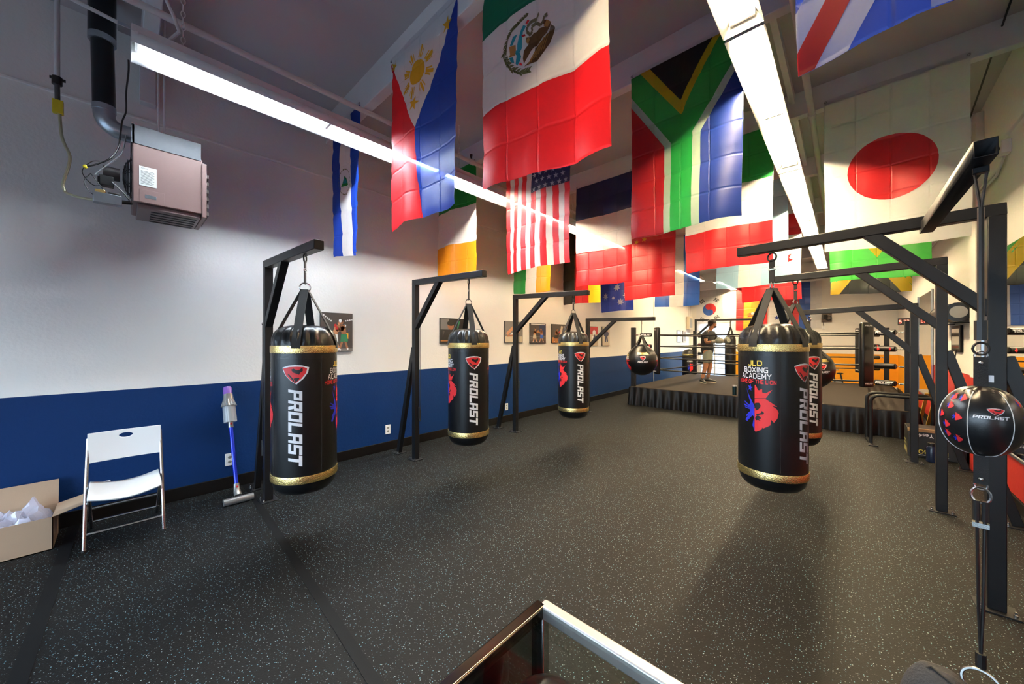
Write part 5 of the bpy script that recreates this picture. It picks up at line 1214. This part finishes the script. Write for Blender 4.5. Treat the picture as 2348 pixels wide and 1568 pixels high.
M_hair = mat('dark_hair', (.015,.009,.006), .7, bump=.8, bscale=60); M_glv = mat('grey_glove', (.30,.31,.25), .5); M_shoe = mat('black_shoe', (.012,.012,.012), .5); M_sole = mat('pale_sole', (.55,.5,.36), .6)
V = [(.07,0,.74),(.06,.0,.88),(.06,0,1.04),(.08,0,1.18),(.12,.0,1.29),(.17,-.005,1.37),(.185,-.01,1.44),(.19,-.01,1.515),  # 0 pelvis..7 crown
     (-.05,-.13,1.20),(-.085,-.21,.99),(.09,-.27,1.01),                                      # 8-10 near arm
     (.25,.12,1.22),(.35,.06,1.0),(.40,-.08,1.02),                                            # 11-13 far arm
     (.0,-.085,.70),(-.03,-.10,.42),(-.10,-.06,.09),                                          # 14-16 left leg
     (.13,.085,.70),(.17,.07,.41),(.115,.09,.09)]                                             # 17-19 right leg
E_ = [(0,1),(1,2),(2,3),(3,4),(4,5),(5,6),(6,7),(3,8),(8,9),(9,10),(3,11),(11,12),(12,13),(0,14),(14,15),(15,16),(0,17),(17,18),(18,19)]
Rd = [(.065,.085),(.07,.09),(.10,.125),(.10,.14),(.05,.055),(.052,.056),(.078,.092),(.05,.06),.055,.042,.032,.055,.042,.032,.085,.06,.038,.085,.06,.038]
skin('body', V, E_, Rd, M_skin, pr)
# face and ears
fx = MB()
hc = Vector((.187,-.01,1.45)); fd = Vector((1,.0,-.05)).normalized(); sd_ = Vector((0,1,0))
fx.ell(hc+fd*.085+Vector((0,0,-.008)), (.02,.012,.022), 10, 8); fx.ell(hc+Vector((.05,0,-.06)), (.05,.045,.035), 12, 8)
fx.ell(hc+fd*.066+Vector((0,0,.022)), (.016,.05,.01), 10, 6)
fx.build('face', M_skin, pr)
for sg in (-1, 1):
    MB().ell(hc+fd*.07+sd_*sg*.03+Vector((0,0,.006)), (.008,.011,.008), 10, 6).build('eye', M_pwhite, pr)
    MB().ell(hc+Vector((-.012,sg*.078,-.005)), (.018,.01,.03), 10, 8).build('ear', M_skin, pr)
MB().ell(hc+fd*.078+Vector((0,0,-.042)), (.008,.024,.006), 10, 6).build('mouth', mat('lips', (.3,.1,.07), .5), pr)
MB().ell(hc+Vector((.045,0,-.07)), (.05,.05,.034), 14, 8).build('beard', M_hair, pr)
MB().ell(hc+Vector((-.02,0,.045)), (.095,.086,.075), 18, 12).ell(hc+Vector((-.06,0,.0)), (.05,.076,.06), 14, 10).ell(hc+Vector((.02,0,.085)), (.055,.06,.035), 12, 8).build('hair', M_hair, pr)
# tee with short sleeves
TV = [(.065,0,.66),(.06,0,.86),(.06,0,1.06),(.08,0,1.19),(.115,0,1.275),(-.05,-.13,1.20),(-.075,-.185,1.06),(.25,.12,1.22),(.325,.075,1.06)]
skin('tee_shirt', TV, [(0,1),(1,2),(2,3),(3,4),(3,5),(5,6),(3,7),(7,8)], [(.145,.165),(.135,.155),(.135,.16),(.13,.165),(.062,.07),.072,.066,.072,.066], M_tee, pr)
SV = [(.07,0,.86),(.07,0,.74),(.0,-.09,.62),(-.02,-.10,.45),(.135,.09,.62),(.155,.085,.45)]
skin('shorts', SV, [(0,1),(1,2),(2,3),(1,4),(4,5)], [(.115,.135),(.125,.145),(.105,.105),(.105,.105),(.105,.105),(.105,.105)], M_shorts, pr)
for (wx, wy, wz), (tx, ty, tz), nm in (((.06,-.262,1.01),(.29,-.28,1.045),'near'), ((.39,-.05,1.015),(.46,-.22,1.045),'far')):
    a = Vector((wx,wy,wz)); b = Vector((tx,ty,tz)); d_ = (b-a).normalized()
    g_ = MB().tube([a-d_*.06, a, a+d_*.05], [.045,.047,.05], 16)
    g_.tube([a+d_*.04, a+d_*.09, a+d_*.15, a+d_*.20, b-d_*.015, b+d_*.005, b+d_*.012], [.05,.066,.074,.072,.055,.03,.004], 18)
    g_.build('boxing_glove', M_glv, pr, subsurf=1)
    up = Vector((0,0,1)); MB().tube([a+d_*.07+up*.055, a+d_*.12+up*.078, a+d_*.17+up*.07], [.022,.027,.018], 12).build('glove_thumb', M_glv, pr, subsurf=1)
for (ax_, ay_), yaw in (((-.10,-.06), R(-95)), ((.115,.09), R(-35))):
    Ms = Matrix.Rotation(yaw, 3, 'Z'); o0 = Vector((ax_, ay_, 0))
    sh = MB(); rows = [(-.075,.035,.07),(-.05,.042,.10),(0,.043,.095),(.06,.045,.07),(.12,.047,.055),(.17,.035,.045),(.19,.012,.03)]
    vs = []; fs = []
    for xx, wy, hh in rows:
        for k in range(10): a = 2*PI*k/10; vs.append(o0+Ms @ Vector((xx, wy*math.cos(a), .012+hh/2+hh/2*math.sin(a))))
    for i in range(len(rows)-1):
        for k in range(10): q = (k+1) % 10; fs.append((i*10+k, i*10+q, i*10+10+q, i*10+10+k))
    fs += [tuple(range(9,-1,-1)), tuple(range(60,70))]
    so = sh.add(vs, fs).build('shoe', M_shoe, pr, subsurf=1)
    sl = MB(); n_ = 16
    sl.prism([(.055+.135*math.cos(2*PI*k/n_), .048*math.sin(2*PI*k/n_)) for k in range(n_)], lambda x, y: tuple(o0+Ms @ Vector((x,y,.0))), lambda x, y: tuple(o0+Ms @ Vector((x,y,.022)))).build('sole', M_sole, so)

# ================================================================== light and camera
wd = bpy.data.worlds.new('sky'); SC.world = wd; wd.use_nodes = True
bg = wd.node_tree.nodes['Background']; bg.inputs[0].default_value = (.66,.83,1.0,1); bg.inputs[1].default_value = 5.0
def portal(name, loc, rot, sx, sy):
    l_ = bpy.data.lights.new(name, 'AREA'); l_.shape = 'RECTANGLE'; l_.size = sx; l_.size_y = sy; l_.cycles.is_portal = True
    o = bpy.data.objects.new(name, l_); COL.objects.link(o); o.location = loc; o.rotation_euler = rot; return o
portal('daylight_front_window', ((WX0+WX1)/2, YF-.16, (WZ0+WZ1)/2), (R(90), 0, 0), WX1-WX0, WZ1-WZ0)
portal('daylight_back_door', ((DX0+DX1)/2, YB+.16, DZ/2), (R(-90), 0, 0), DX1-DX0, DZ)
cam = bpy.data.cameras.new('camera'); co = bpy.data.objects.new('camera', cam); COL.objects.link(co)
co.location = (0, 0, 1.45); co.rotation_euler = (R(90), 0, R(42.8))
cam.sensor_width = 36; cam.lens = 36*828/2348; cam.shift_y = -4/2348; cam.clip_start = .02; cam.clip_end = 200
SC.camera = co
SC.view_settings.view_transform = 'Standard'; SC.view_settings.look = 'None'; SC.view_settings.gamma = 1.0; SC.view_settings.use_curve_mapping = False
SC.view_settings.exposure = 1.5
SC.cycles.use_denoising = True
SC.cycles.max_bounces = 8; SC.cycles.diffuse_bounces = 4; SC.cycles.glossy_bounces = 4; SC.cycles.transparent_max_bounces = 12
SC.cycles.sample_clamp_indirect = 6.0; SC.cycles.caustics_reflective = False; SC.cycles.caustics_refractive = False
